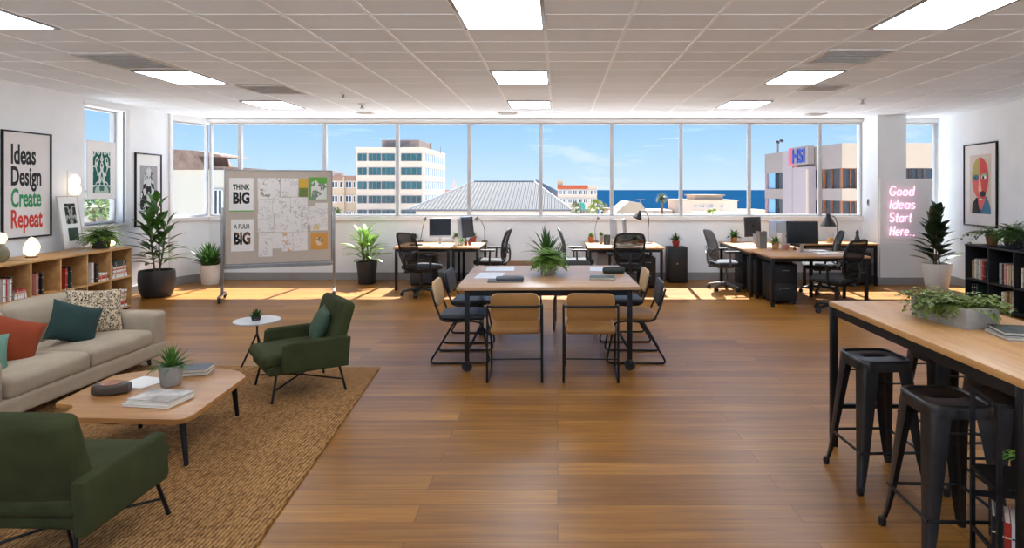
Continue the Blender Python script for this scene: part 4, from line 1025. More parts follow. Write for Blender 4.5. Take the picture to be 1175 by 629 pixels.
# ================================================================== bar table, stools, planter
bx0, bx1, by0, by1, BH = 1.725, 2.505, 2.10, 3.885, .915
t = thing('bar_table', 'high oak bar table on black metal legs at the right', 'table', (0, 0, 0))
obj('table_top', bb(B(), (bx0, by0, BH - .034), (bx1, by1, BH), .004), M_['oak'], t)
bm = B()
for x in (bx0 + .03, bx1 - .03): bb(bm, (x - .018, by0 + .1, BH - .085), (x + .018, by1 - .03, BH - .0345))
for y in (by0 + .12, by1 - .03): bb(bm, (bx0 + .048, y - .018, BH - .085), (bx1 - .048, y + .018, BH - .0345))
obj('apron', bm, M_['black'], t)
for x in (bx0 + .022, bx1 - .022):
    for y in (2.285, by1 - .022): obj('leg', bb(B(), (x - .02, y - .02, 0), (x + .02, y + .02, BH - .0345), .003), M_['black'], t)
obj('footrest', bb(bb(B(), (bx0 + .38, by1 - .035, .24), (bx0 + .40, by1 - .010, .24 + .02)), (bx0 + .042, by1 - .035, .24), (bx1 - .042, by1 - .01, .265)), M_['black'], t)

def sq(h, r, z, n=40, p=6.):
    o = []
    for k in range(n):
        a = 2 * pi * k / n; c, s = cos(a), sin(a); q = (abs(c) ** p + abs(s) ** p) ** (-1 / p); o.append(Vector((h * q * c, h * q * s, z)))
    return o
def stool_seat():
    bm = B(); n = 40
    slot = [Vector((.034 * cos(a) + (.030 if cos(a) > 0 else -.030) * 1, .012 * sin(a), 0)) for a in [2 * pi * k / n for k in range(n)]]
    loops = [sq(.146, 0, .635), sq(.147, 0, .675), sq(.145, 0, .688), sq(.139, 0, .694), sq(.130, 0, .693), sq(.124, 0, .684), [v * 1.35 + Vector((0, 0, .684)) for v in slot], [v + Vector((0, 0, .681)) for v in slot], [v + Vector((0, 0, .66)) for v in slot],
             [v * 1.4 + Vector((0, 0, .668)) for v in slot], sq(.138, 0, .672), sq(.142, 0, .64)]
    rings = [[bm.verts.new(p) for p in l] for l in loops]
    for A, C in zip(rings, rings[1:] + rings[:1]):
        for k in range(n): bm.faces.new((A[k], A[(k + 1) % n], C[(k + 1) % n], C[k]))
    return bm
def stool_leg(sx, sy):
    """tapered pressed-steel channel: wide under the seat, narrow at the foot"""
    bm = B(); rows = []
    N = 9
    for i in range(N):
        f = i / (N - 1); z = .655 * (1 - f); e = .137 + (.190 - .137) * f + (.010 * max(0, f - .82) / .18); w = .058 * (1 - f) ** .9 + .028; th = .004; c = .018
        P = [(e - w, e), (e - c, e), (e - c * .3, e - c * .3), (e, e - c), (e, e - w), (e - th, e - w), (e - th, e - c - .003), (e - c * .3 - th, e - c * .3 - th), (e - c - .003, e - th), (e - w, e - th)]
        rows.append([bm.verts.new((sx * p[0], sy * p[1], z + .0)) for p in P])
    for A, C in zip(rows, rows[1:]):
        for k in range(len(A)): bm.faces.new((A[k], A[(k + 1) % len(A)], C[(k + 1) % len(A)], C[k]))
    bm.faces.new(rows[0]); bm.faces.new(rows[-1][::-1])
    e = .187; lathe(bm, [(0, 0), (.016, 0), (.019, .02), (.016, .04), (0, .04)], (sx * e, sy * e, 0), 12)
    return bm
def make_stool(label, loc, rz):
    t = thing('bar_stool', label, 'stool', loc, rz, 'black metal stools at the bar table')
    obj('seat', stool_seat(), M_['stool'], t, sharp=45)
    for sx, sy in ((-1, -1), (1, -1), (1, 1), (-1, 1)): obj('leg', stool_leg(sx, sy), M_['stool'], t, sharp=50)
    for z, q in ((.21, 0),):
        e = .137 + .053 * (1 - z / .655)
        for a, b in (((-e, -e), (e, -e)), ((e, -e), (e, e)), ((e, e), (-e, e)), ((-e, e), (-e, -e))):
            obj('crossbar', tube(B(), [(a[0] * .98, a[1] * .98, z), (b[0] * .98, b[1] * .98, z)], .008, 8, flat=1.), M_['stool'], t)
    bm = B(); e = .143
    tube(bm, [(-e, e * .92, .57), (e, e * .92, .57)], .005, 6); tube(bm, [(-e, -e * .92, .57), (e, -e * .92, .57)], .005, 6); obj('brace', bm, M_['stool'], t)
    return t
s0 = make_stool('black metal stool at the near side of the bar table, farther left one', (1.785, 3.435, 0), R(2))
dup(s0, (1.75, 2.757, 0), R(-2), 'black metal stool in the right foreground, nearest to the camera')
dup(s0, (2.25, 3.56, 0), R(3), 'black metal stool on the far side of the bar table, farther one')
dup(s0, (2.235, 3.03, 0), R(-3), 'black metal stool on the far side of the bar table, nearer one')

t = plant('long concrete planter of trailing greens on the bar table', (2.115, 3.265, BH + .0005), name='planter', rz=R(10))
bm = B(); px_, py_, ph_ = .098, .185, .103
bb(bm, (-px_, -py_, 0), (px_, py_, .012))
for s in (-1, 1): bb(bm, (s * px_, -py_, .012), (s * (px_ - .012), py_, ph_)); bb(bm, (-px_ + .012, s * py_, .012), (px_ - .012, s * (py_ - .012), ph_))
obj('trough', bm, M_['concrete'], t); obj('soil', bb(B(), (-px_ + .012, -py_ + .012, .012), (px_ - .012, py_ - .012, ph_ - .012)), M_['soil'], t)
trailing(t, .09, 200, .165, .036, leaf_mat('olive_green_leaf', (84, 108, 36), (140, 156, 72)), .085, .165, 31, .95, 7)
folder('grey notebook under the dark green one on the bar table', (2.245, 2.93, BH + .0005), R(-8), .27, .20, .016, mat('grey_board', (150, 146, 140), .6), M_['page'], 'notebook', 'notebook')
folder('dark green notebook on top of the grey one on the bar table', (2.25, 2.935, BH + .017), R(-14), .25, .185, .018, mat('dark_green_board', (48, 54, 48), .5), M_['page'], 'notebook', 'notebook')

# low shelf unit under the near end of the bar table
SU = Vector((1.735, 2.57, 0)); sr = R(-12)
t = thing('shelf_unit', 'open black metal shelf unit under the near end of the bar table', 'shelf', SU, sr)
sw, sd = .46, .24
for x in (.008, sw - .008):
    for y in (-.008, -sd + .008): obj('post', bb(B(), (x - .008, y - .008, 0), (x + .008, y + .008, .785)), M_['black'], t)
for z in (.785, .455, .03): obj('shelf', bb(B(), (0, -sd, z), (sw, 0, z + .015)), M_['black'], t)
obj('rail', bb(bb(B(), (.017, -.014, .34), (sw - .017, -.002, .36)), (.002, -sd + .017, .20), (.014, -.017, .216)), M_['black'], t)
RS = Matrix.Translation(SU) @ Matrix.Rotation(sr, 4, 'Z')
RK = RS @ Matrix.Translation((.014, -.158, 0)) @ Matrix.Rotation(R(-22), 4, 'Z')
for i, (w, h, c) in enumerate([(.014, .285, 'black'), (.014, .275, 'pale grey'), (.012, .272, 'dark green'), (.024, .27, 'red'), (.028, .268, 'white'), (.024, .262, 'red'), (.022, .245, 'dark grey'), (.024, .25, 'white'), (.026, .25, 'orange')]):
    x = sum([.014, .014, .012, .024, .028, .024, .022, .024, .026][:i]) + w / 2
    place_book(RK, x, 0, .0455, w - .001, h, .17, c, '%s book, %s from left in the low right foreground row' % (c, ORD[i]), 'books on the low black shelf unit')
o = RS @ Vector((.155, -.15, .4705))
t = plant('small trailing plant on the black shelf unit at the right edge', o); pot(t, .05, .085, M_['charcoal'], .8, .006)
trailing(t, .08, 12, .11, .026, M_['leafbright'], .025, .025, 41, .9, 5)

# ================================================================== office chairs
def make_office(label, loc, rz, seatm, meshm, framem):
    t = thing('office_chair', label, 'office chair', loc, rz, 'office chairs at the desks')
    for k in range(5):
        a = 2 * pi * k / 5 + pi / 2; d = Vector((cos(a), sin(a), 0))
        bm = B(); tube(bm, [d * .03 + Vector((0, 0, .105)), d * .16 + Vector((0, 0, .095)), d * .295 + Vector((0, 0, .072))], [.030, .024, .017], 8, flat=.8)
        l = obj('base_leg', bm, framem, t); bm = B(); q = d * .285; s = Vector((-d.y, d.x, 0))
        for sg in (-1, 1): lathe(bm, [(0, -.011), (.026, -.011), (.03, 0), (.026, .011), (0, .011)], n=14, M=Matrix.Translation(q + s * .016 * sg + Vector((0, 0, .030))) @ Matrix.Rotation(a + pi / 2, 4, 'Z') @ Matrix.Rotation(R(90), 4, 'Y'))
        bx(bm, q + Vector((0, 0, .052)), (.03, .03, .025), .006, a); obj('caster', bm, M_['blackmatte'], l)
    obj('gas_lift', lathe(B(), [(0, .085), (.038, .085), (.034, .13), (.024, .14), (.024, .26), (.016, .262), (.016, .37), (0, .37)], n=18), framem, t)
    obj('mechanism', bx(bx(B(), (0, -.02, .375), (.16, .24, .045), .012), (0, -.20, .385), (.06, .20, .035), .01), framem, t)
    obj('seat', soft(B(), (0, .02, .432), (.47, .46, .075), .034, (.006, .008, .012), n=10), seatm, t)
    def yb(z, x=0): return -.225 - .10 * ((z - .46) / .5) - .035 * sin(pi * (z - .46) / .52) * -1 + .22 * x * x
    out = []
    for k in range(44):
        a = 2 * pi * k / 44; c, s_ = cos(a), sin(a); q = (abs(c) ** 5 + abs(s_) ** 5) ** -.2; z = .725 + .245 * q * s_; x = (.225 - .03 * max(0, .73 - z) / .25) * q * c; out.append((x, yb(z, x), z))
    b = obj('backrest', tube(B(), out, .015, 8, True), framem, t)
    bm = B(); g = {}
    for i in range(13):
        for j in range(13):
            u, v = -1 + i / 6, -1 + j / 6; z = .725 + .238 * v; hw = (.218 - .03 * max(0, .73 - z) / .25) * (1 - .07 * abs(v) ** 6); x = hw * u
            g[i, j] = (bm.verts.new((x, yb(z, x) + .004, z)), bm.verts.new((x, yb(z, x) - .002, z)))
    for i in range(12):
        for j in range(12):
            for s in (0, 1): bm.faces.new([g[p][s] for p in ((i, j), (i + 1, j), (i + 1, j + 1), (i, j + 1))])
    obj('mesh_panel', bm, meshm, b)
    bm = B(); tube(bm, fillet([(0, -.20, .385), (0, -.31, .42), (0, -.325, .60), (0, -.30, .66)], .06), [.022] * 14, 8, flat=.7)
    for s in (-1, 1): tube(bm, fillet([(0, -.318, .58), (s * .12, -.305, .60), (s * .215, -.262, .70)], .08), .012, 8)
    obj('back_support', bm, framem, t)
    bm = soft(B(), (0, 0, 0), (.34, .03, .11), .014, n=6)
    for v in bm.verts: v.co.z += .62; v.co.y += yb(.62, v.co.x) - .022
    obj('lumbar_pad', bm, framem, t)
    for s in (-1, 1):
        a = obj('armrest', tube(B(), fillet([(s * .16, -.03, .385), (s * .265, -.03, .39), (s * .268, -.04, .625)], .05), .016, 8, flat=1.3), framem, t)
        obj('arm_pad', soft(B(), (s * .265, .0, .638), (.075, .25, .028), .012, n=6), M_['blackmatte'], a)
    return t
oc = make_office('black mesh office chair at the left desk, left one with its back to the left', (-2.10, 9.38, 0), R(-40), M_['bfabric'], M_['meshback'], M_['blackmatte'])
dup(oc, (-1.11, 10.15, 0), R(84), 'black office chair at the right end of the left desk, facing left')
dup(oc, (1.06, 9.36, 0), R(3), 'black mesh office chair with its back to the camera at the middle desk')
dup(oc, (3.70, 8.10, 0), R(34), 'black mesh office chair at the near right desk, closest to the bar table')
dup(oc, (4.13, 9.60, 0), R(75), 'black office chair half hidden under the right desks')
og = make_office('grey office chair at the left end of the middle desk, facing right', (.33, 10.2, 0), R(-86), mat('slate_seat_fabric', (50, 54, 62), .85, 0, var=.15), M_['greymesh'], mat('grey_plastic', (84, 86, 90), .5, 0, var=.1))
dup(og, (2.74, 9.92, 0), R(-84), 'grey mesh office chair at the left side of the right desks')

# ================================================================== desks
def desk(label, x0, x1, y0, y1, h=DT, legs=(1, 1, 1, 1), name='desk'):
    t = thing(name, label, 'desk', ((x0 + x1) / 2, (y0 + y1) / 2, 0), 0, 'oak desks along the windows'); w, d = (x1 - x0) / 2, (y1 - y0) / 2
    obj('desk_top', bb(B(), (-w, -d, h - .028), (w, d, h), .003), M_['oakx'], t)
    bm = B()
    for s in (-1, 1): bb(bm, (-w + .062, s * (d - .04) - .014, h - .075), (w - .062, s * (d - .04) + .014, h - .0285)); bb(bm, (s * (w - .04) - .014, -d + .062, h - .075), (s * (w - .04) + .014, d - .062, h - .0285))
    obj('apron', bm, M_['black'], t)
    for k, (sx, sy) in enumerate(((-1, -1), (1, -1), (1, 1), (-1, 1))):
        if legs[k]: obj('leg', bb(B(), (sx * (w - .04) - .021, sy * (d - .04) - .021, 0), (sx * (w - .04) + .021, sy * (d - .04) + .021, h - .0285), .003), M_['black'], t)
    return t
desk('oak desk at the left below the windows, its left part', -2.64, -1.722, 9.78, 10.93)
desk('oak desk at the left below the windows, narrower right part by the lamp', -1.718, -1.255, 9.78, 10.93)
desk('oak desk in the middle below the windows behind the mesh chair', .475, 1.70, 9.72, 10.93)
desk('long oak desk at the right running towards the windows', 2.88, 3.86, 9.16, 10.93)
desk('nearest oak desk of the right group in front of the pedestals', 2.94, 4.32, 8.42, 9.155)
desk('oak desk at the right under the black cone lamp', 4.12, 5.40, 10.25, 10.93, .715)

def pedestal(label, x0, x1, y0, y1, h, n=3, m=None, pulls=True, cas=.035, knob=None, name='drawer_pedestal', cat='drawer unit'):
    t = thing(name, label, cat, ((x0 + x1) / 2, (y0 + y1) / 2, 0)); w, d = (x1 - x0) / 2, (y1 - y0) / 2; m = m or M_['blackmatte']
    obj('body', bb(B(), (-w, -d + .018, cas), (w, d, h), .004), m, t)
    zz = cas + .01; hh = (h - .02 - cas - .01) / n
    for k in range(n):
        dr = obj('drawer' if n > 1 else 'door', bb(B(), (-w + .006, -d, zz + k * hh + .003), (w - .006, -d + .0175, zz + (k + 1) * hh - .003), .002), m, t)
        if knob: obj('knob', lathe(B(), [(0, 0), (.012, 0), (.014, .014), (0, .018)], n=14, M=Matrix.Translation((-.02, -d, h * .55)) @ Matrix.Rotation(R(90), 4, 'X')), knob, dr)
        elif pulls: obj('handle', bb(B(), (-.05, -d - .012, zz + (k + .72) * hh), (.05, -d - .0005, zz + (k + .72) * hh + .01), .002), M_['chrome'], dr)
    if cas > .02:
        for sx in (-1, 1):
            for sy in (-1, 1): obj('caster', lathe(B(), [(0, 0), (.018, 0), (.02, cas * .6), (.012, cas), (0, cas)], (sx * (w - .03), sy * (d - .04), 0), 12), M_['blackmatte'], t)
    return t
pedestal('black cabinet with a small brass knob right of the middle desk', 1.93, 2.255, 10.57, 10.93, .62, 1, cas=.012, knob=mat('brass', (196, 150, 70), .35, .8), name='cabinet', cat='cabinet')
pedestal('near black drawer pedestal under the front right desk', 3.05, 3.39, 8.62, 9.12, .565, 2)
pedestal('black drawer pedestal behind the near one, under the long right desk', 3.02, 3.36, 9.30, 9.75, .56, 2)
pedestal('third black drawer pedestal of the row, deepest under the long right desk', 3.02, 3.36, 9.98, 10.42, .56, 2)
pedestal('black drawer pedestal under the desk with the cone lamp', 5.06, 5.33, 10.34, 10.85, .55, 2)
pedestal('dark grey pedestal under the left desk behind its chair', -2.50, -2.12, 10.3, 10.8, .52, 2, mat('dark_grey_metal', (64, 64, 66), .5, .2))
pedestal('light grey pedestal under the left end of the middle desk', .67, .98, 10.1, 10.6, .56, 2, mat('light_grey_metal', (168, 168, 170), .5, .1))
pedestal('black drawer pedestal under the right end of the middle desk', 1.36, 1.62, 10.05, 10.5, .50, 2)
# ================================================================== things on the desks
D1 = DT + .0005
def monitor(label, loc, rz, w=.42, h=.28, tilt=R(-4), z=.10, shell=None, logo=False, name='monitor', chin=False):
    """screen faces local -y; foot at origin"""
    t = thing(name, label, 'monitor', loc, rz, 'monitors on the desks'); shell = shell or M_['monback']
    Mt = Matrix.Translation((0, 0, z)) @ Matrix.Rotation(tilt, 4, 'X')
    bm = soft(B(), (0, .006, h / 2), (w, .024, h), .009, (0, .0, 0), n=6); bmesh.ops.transform(bm, matrix=Mt, verts=bm.verts); s = obj('shell', bm, shell, t)
    bm = bb(B(), (-w / 2 + .008, -.0085, .035 if logo or chin else .010), (w / 2 - .008, -.006, h - .008)); bmesh.ops.transform(bm, matrix=Mt, verts=bm.verts); obj('screen', bm, M_['screen'], s)
    if logo:
        bm = lathe(B(), [(0, 0), (.02, 0), (.02, .0015), (0, .0015)], n=18, M=Mt @ Matrix.Translation((0, .0235, h * .55)) @ Matrix.Rotation(R(-90), 4, 'X')); obj('emblem', bm, M_['screen'], s)
    bm = B(); prism(bm, [(-.04, .02), (.04, .02), (.055, .09), (-.055, .09)], 0, .006, bev=.002)
    bx(bm, (0, .045, z * .5 + .03), (.05, .012, z + .05), .003, Matrix.Rotation(R(8), 4, 'X')); obj('stand', bm, M_['silver'], t); return t
def task_lamp(label, loc, rz, base, pts, shade_at, shade_dir, s=1., m=None, r=.007):
    t = thing('desk_lamp', label, 'lamp', loc, rz, 'desk lamps'); m = m or M_['black']
    obj('base', lathe(B(), [(0, 0), (base, 0), (base, .012), (base * .8, .018), (0, .02)], n=24), m, t)
    obj('arm', tube(B(), fillet(pts, .05, 4), r, 8), m, t)
    q = Vector(shade_dir).to_track_quat('-Z', 'Y').to_matrix().to_4x4(); Mx = Matrix.Translation(shade_at) @ q
    bm = lathe(B(), [(0, .09 * s), (.022 * s, .09 * s), (.028 * s, .055 * s), (.05 * s, .02 * s), (.095 * s, -.06 * s), (.09 * s, -.058 * s), (.045 * s, .015 * s), (0, .03 * s)], n=26, M=Mx); sh = obj('lamp_shade', bm, m, t)
    bm = B(); bmesh.ops.create_uvsphere(bm, u_segments=14, v_segments=8, radius=.026 * s); bmesh.ops.transform(bm, matrix=Mx @ Matrix.Translation((0, 0, -.01 * s)), verts=bm.verts); obj('bulb', bm, M_['whiteframe'], sh); return t
def pot_plant(label, loc, r, h, m, kind, seed, L=.12, leafm=None, n=26, W=.03, sp=1.0):
    t = plant(label, loc); pot(t, r, h, m, .78, .006)
    if kind == 'spiky': spiky(t, h * .85, n, L, W, sp, leafm or M_['leafdark'], .5, seed, r * .35)
    else: fern(t, h * .8, n, L, W, leafm or M_['leafmid'], seed, leaflets=False, spread=1.4, droop=.9)
    return t
def cup(label, loc, r, h, m, name='mug', cat='mug', handle=True, group=None):
    t = thing(name, label, cat, loc, rnd.uniform(0, 6), group)
    obj('body', lathe(B(), [(0, 0), (r * .85, 0), (r, h * .1), (r, h), (r - .003, h), (r - .004, h * .15), (0, h * .12)], n=20), m, t)
    if handle: obj('handle', tube(B(), fillet([(r - .002, 0, h * .8), (r + .022, 0, h * .75), (r + .022, 0, h * .3), (r - .002, 0, h * .22)], .02), .004, 6), m, t)
    return t
def keyboard(label, loc, rz, w=.36):
    t = thing('keyboard', label, 'keyboard', loc, rz); obj('body', bb(B(), (-w / 2, -.06, 0), (w / 2, .06, .012), .004), M_['silver'], t)
    bm = B()
    for i in range(5):
        for j in range(14): bx(bm, (-w / 2 + .02 + j * (w - .04) / 13, -.045 + i * .0225, .014), ((w - .04) / 13 * .84, .018, .004))
    obj('keys', bm, M_['paper'], t); return t
def bottle(label, loc, r, h, m, group='bottles on the desks'):
    t = thing('bottle', label, 'bottle', loc, 0, group); obj('body', lathe(B(), [(0, 0), (r, 0), (r, h * .55), (r * .4, h * .72), (r * .36, h * .9), (0, h * .9)], n=16), m, t)
    obj('cap', lathe(B(), [(0, h * .9), (r * .42, h * .9), (r * .42, h), (0, h)], n=12), M_['blackmatte'], t); return t
# left desk
monitor('dark monitor with a silver chin on the left desk', (-2.00, 10.37, D1), R(8), .37, .33, R(-3), .11, M_['silver'], chin=True)
monitor('silver monitor seen edge-on, right part of the left desk', (-1.66, 10.36, D1), R(102), .40, .35, R(-4), .09, M_['silver'])
monitor('pale blue grey backed monitor turned to the right on the left desk', (-1.54, 10.52, D1), R(70), .42, .37, R(-6), .09, mat('pale_blue_shell', (150, 162, 182), .35, .3, var=.08))
pot_plant('little potted plant at the back left of the left desk', (-2.55, 10.80, D1), .045, .09, M_['charcoal'], 'fern', 51, .11, M_['leafdark'], 26, .05)
pot_plant('little leafy plant behind the dark monitor on the left desk', (-1.80, 10.80, D1), .04, .09, M_['whitepot'], 'fern', 52, .14, M_['leafmid'], 18, .04)
pot_plant('small plant in a red terracotta pot at the right of the left desk', (-1.50, 10.78, D1), .062, .10, M_['terra'], 'fern', 53, .12, M_['leafmid'], 26, .05)
pot_plant('small leafy plant between the bottles on the left desk', (-1.585, 10.08, D1), .03, .06, M_['whitepot'], 'fern', 54, .11, M_['leafmid'], 16, .035)
ambr = mat('amber_glass', (120, 56, 24), .2, 0, var=.2)
bottle('amber bottle on the right part of the left desk, left of two', (-1.52, 10.08, D1), .024, .125, ambr); bottle('amber bottle on the right part of the left desk, right of two', (-1.465, 10.14, D1), .024, .11, ambr)
cup('white cup in front of the edge-on monitor on the left desk', (-1.66, 10.0, D1), .032, .11, M_['whitepot'], handle=False, name='cup', cat='cup')
flat_paper('white papers in front of the dark monitor on the left desk', -1.93, 10.16, D1, .34, .20, R(6)); keyboard('pale keyboard on the left desk beside the dark case', (-2.06, 10.02, D1), R(4), .3)
bm = soft(B(), (0, 0, .016), (.20, .12, .032), .012, (0, 0, .004), n=6); tag(obj('case', bm, gm, None, (-2.34, 10.1, D1), R(8)), 'dark grey case on the left desk behind the mesh chair', 'case')
flat_paper('dark round coaster on the right part of the left desk', -1.42, 9.98, D1, .10, .07, 0, M_['ink'], .003, 'coaster', 'coaster')
flat_paper('white notes beside the terracotta pot on the left desk', -1.42, 10.45, D1, .22, .30, R(5))
task_lamp('slim grey desk lamp at the back right of the left desk', (-1.30, 10.84, D1), 0, .055, [(0, 0, .01), (.0, 0, .24), (-.07, -.03, .40), (-.12, -.05, .43)], (-.135, -.06, .41), (-.4, -.2, -1), .42, mat('grey_lamp_metal', (84, 84, 84), .4, .5), .006)
task_lamp('thin desk lamp behind the plant at the back left of the left desk', (-2.44, 10.84, D1), 0, .05, [(0, 0, .01), (.04, 0, .24), (.09, -.03, .42)], (.09, -.03, .41), (-.5, -.3, -1), .40, mat('grey_lamp_metal', (84, 84, 84), .4, .5), .006)
# middle desk
monitor('silver monitor seen from the side on the middle desk, left of two', (.965, 10.40, D1), R(100), .38, .34, R(-4), .09, M_['silver'])
monitor('silver monitor seen from the side on the middle desk, right of two', (1.16, 10.42, D1), R(78), .38, .34, R(-4), .09, mat('pale_blue_shell', (150, 162, 182), .35, .3))
pot_plant('cactus in a terracotta pot at the back left of the middle desk', (.585, 10.72, D1), .055, .10, mat('orange_terracotta', (192, 104, 58), .7, var=.1), 'spiky', 61, .10, M_['leafmid'], 30, .035, .7)
t = thing('vase', 'tall dark cylinder vase on the middle desk', 'vase', (.83, 10.30, D1)); obj('body', lathe(B(), [(0, 0), (.055, 0), (.058, .16), (.052, .16), (.05, .03), (0, .03)], n=24), mat('dark_green_glaze', (52, 58, 46), .35, 0, var=.15), t)
pot_plant('small cactus in a grey pot left of the cylinder vase', (.745, 10.45, D1), .035, .14, M_['concrete'], 'spiky', 62, .09, M_['leafdark'], 22, .03, .6)
pot_plant('round bushy plant in a white bowl on the middle desk', (1.31, 10.42, D1), .07, .075, M_['whitepot'], 'fern', 63, .11, M_['leafmid'], 60, .045)
cup('orange mug under the black lamp on the middle desk', (1.44, 10.55, D1), .045, .055, mat('orange_glaze', (206, 112, 66), .4))
task_lamp('black arched desk lamp on the middle desk', (1.555, 10.50, D1), 0, .075, [(0, 0, .01), (0, 0, .26), (.02, 0, .42), (-.05, -.02, .56), (-.13, -.03, .55)], (-.17, -.03, .48), (-.45, -.1, -1), .95)
task_lamp('thin wire desk lamp at the back left of the middle desk', (.68, 10.86, D1), 0, .045, [(0, 0, .01), (-.02, 0, .22), (.03, 0, .42)], (.04, 0, .42), (.3, -.2, -1), .3, mat('grey_lamp_metal', (84, 84, 84), .4, .5), .004)
flat_paper('white papers on the left of the middle desk', .76, 10.05, D1, .28, .2, R(8)); flat_paper('white papers on the right of the middle desk', 1.42, 10.0, D1, .30, .22, R(-5))
keyboard('pale keyboard on the middle desk behind the mesh chair', (1.08, 10.02, D1), R(2), .34)
flat_paper('dark phone at the front right of the middle desk', 1.60, 9.86, D1, .12, .06, 0, M_['screen'], .008, 'phone', 'phone')
cup('pale cup between the monitors on the middle desk', (1.06, 10.22, D1), .035, .10, M_['whitepot'], 'cup', 'cup', False)
pot_plant('spiky plant in a red pot on the black cabinet', (2.08, 10.74, .6205), .068, .105, mat('red_glaze', (176, 58, 46), .45, var=.1), 'spiky', 64, .17, M_['leafdark'], 36, .034, .95)
# right desks
monitor('dark monitor seen from behind at the back of the long right desk', (3.33, 10.42, D1), R(205), .36, .34, R(3), .12, M_['monback'], True)
monitor('silver monitor at the back right of the long desk, left of two', (3.78, 10.44, D1), R(160), .32, .30, R(3), .10, mat('pale_blue_shell', (150, 162, 182), .35, .3))
monitor('silver monitor at the back right of the long desk, right of two', (3.70, 9.86, D1), R(178), .34, .28, R(3), .12, M_['silver'])
monitor('large dark monitor on the nearest right desk', (3.585, 8.93, D1), R(-3), .46, .33, R(-3), .13, M_['monback'])
pot_plant('small leafy plant in a tan wooden pot at the far end of the long desk', (3.10, 10.72, D1), .06, .10, mat('tan_wood_pot', (176, 126, 78), .6, var=.1), 'fern', 71, .17, M_['leafdark'], 30, .07)
def file_box(label, x, y, w, d, h, m): 
    t = thing('file_box', label, 'file box', (x, y, D1), 0, 'file boxes on the right desks'); bm = bb(B(), (-w / 2, -d / 2, 0), (w / 2, d / 2, .004))
    for s in (-1, 1): bb(bm, (s * (w / 2 - .004), -d / 2, .004), (s * w / 2, d / 2, h))
    bb(bm, (-w / 2 + .004, -d / 2, .004), (w / 2 - .004, -d / 2 + .004, h)); bb(bm, (-w / 2 + .004, d / 2 - .004, .004), (w / 2 - .004, d / 2, h * .7))
    obj('body', bm, m, t); obj('folders', bb(B(), (-w / 2 + .008, -d / 2 + .02, .004), (w / 2 - .008, d / 2 - .02, h * .82)), M_['page'], t)
    obj('finger_hole', lathe(B(), [(0, 0), (.011, 0), (.011, .001), (0, .001)], n=14, M=Matrix.Translation((0, -d / 2 - .0002, h * .82)) @ Matrix.Rotation(R(90), 4, 'X')), M_['ink'], t)
file_box('dark grey file box on the long right desk left of the wooden pot', 3.21, 9.62, .11, .2, .27, mat('grey_card_box', (112, 108, 104), .7)); file_box('white file box on the long right desk right of the wooden pot', 3.555, 9.60, .13, .2, .24, mat('white_card_box', (206, 202, 196), .7))
pot_plant('small plant in a square wooden pot between the file boxes', (3.36, 9.42, D1), .058, .12, mat('pink_wood_pot', (186, 140, 104), .6, var=.1), 'fern', 72, .15, M_['leafmid'], 30, .05)
cup('rose mug in front of the white file box', (3.50, 9.36, D1), .035, .08, mat('rose_glaze', (206, 140, 124), .4)); bottle('small amber jar at the front of the long right desk', (3.62, 9.32, D1), .024, .06, ambr)
flat_paper('white papers on the long right desk near its chair', 3.10, 10.12, D1, .26, .32, R(8), None, .006); keyboard('pale keyboard on the long right desk', (3.28, 10.06, D1), R(80), .3)
flat_paper('white papers on the nearest right desk beside the monitor', 3.92, 8.86, D1, .36, .2, R(6), None, .008); keyboard('pale keyboard in front of the large monitor on the nearest desk', (3.86, 9.07, D1), R(4), .34)
D2 = .7155
task_lamp('black cone shaded lamp on the desk beside the column', (4.86, 10.62, D2), 0, .07, [(0, 0, .01), (.01, 0, .30), (-.03, 0, .44), (-.13, 0, .46)], (-.15, 0, .36), (0, 0, -1), 1.45, M_['blackmatte'])
t = thing('jar', 'glass jar with yellow contents under the black cone lamp', 'jar', (4.70, 10.50, D2)); obj('body', lathe(B(), [(0, 0), (.055, 0), (.058, .01), (.058, .17), (.05, .18), (.047, .17), (.054, .165), (.054, .012), (0, .012)], n=24), glass_mat('jar_glass', .12), t); obj('contents', lathe(B(), [(0, .013), (.052, .013), (.052, .07), (0, .075)], n=20), mat('yellow_grain', (214, 166, 62), .7, var=.2, scale=60), t)
t = thing('bottle', 'dark ornamental bottle at the right end of the desk beside the column', 'bottle', (5.18, 10.55, D2)); obj('body', lathe(B(), [(0, 0), (.05, 0), (.055, .03), (.03, .10), (.022, .14), (.03, .17), (.012, .21), (0, .215)], n=20), mat('dark_glaze', (48, 50, 52), .25, 0, var=.3), t)
obj('dish', lathe(B(), [(0, -.0001), (.09, 0), (.1, .012), (.09, .01), (0, .006)], n=24), M_['charcoal'], t)
bottle('small yellow pot at the left on the desk with the cone lamp', (4.38, 10.6, D2), .035, .07, mat('yellow_pot', (206, 170, 90), .5))

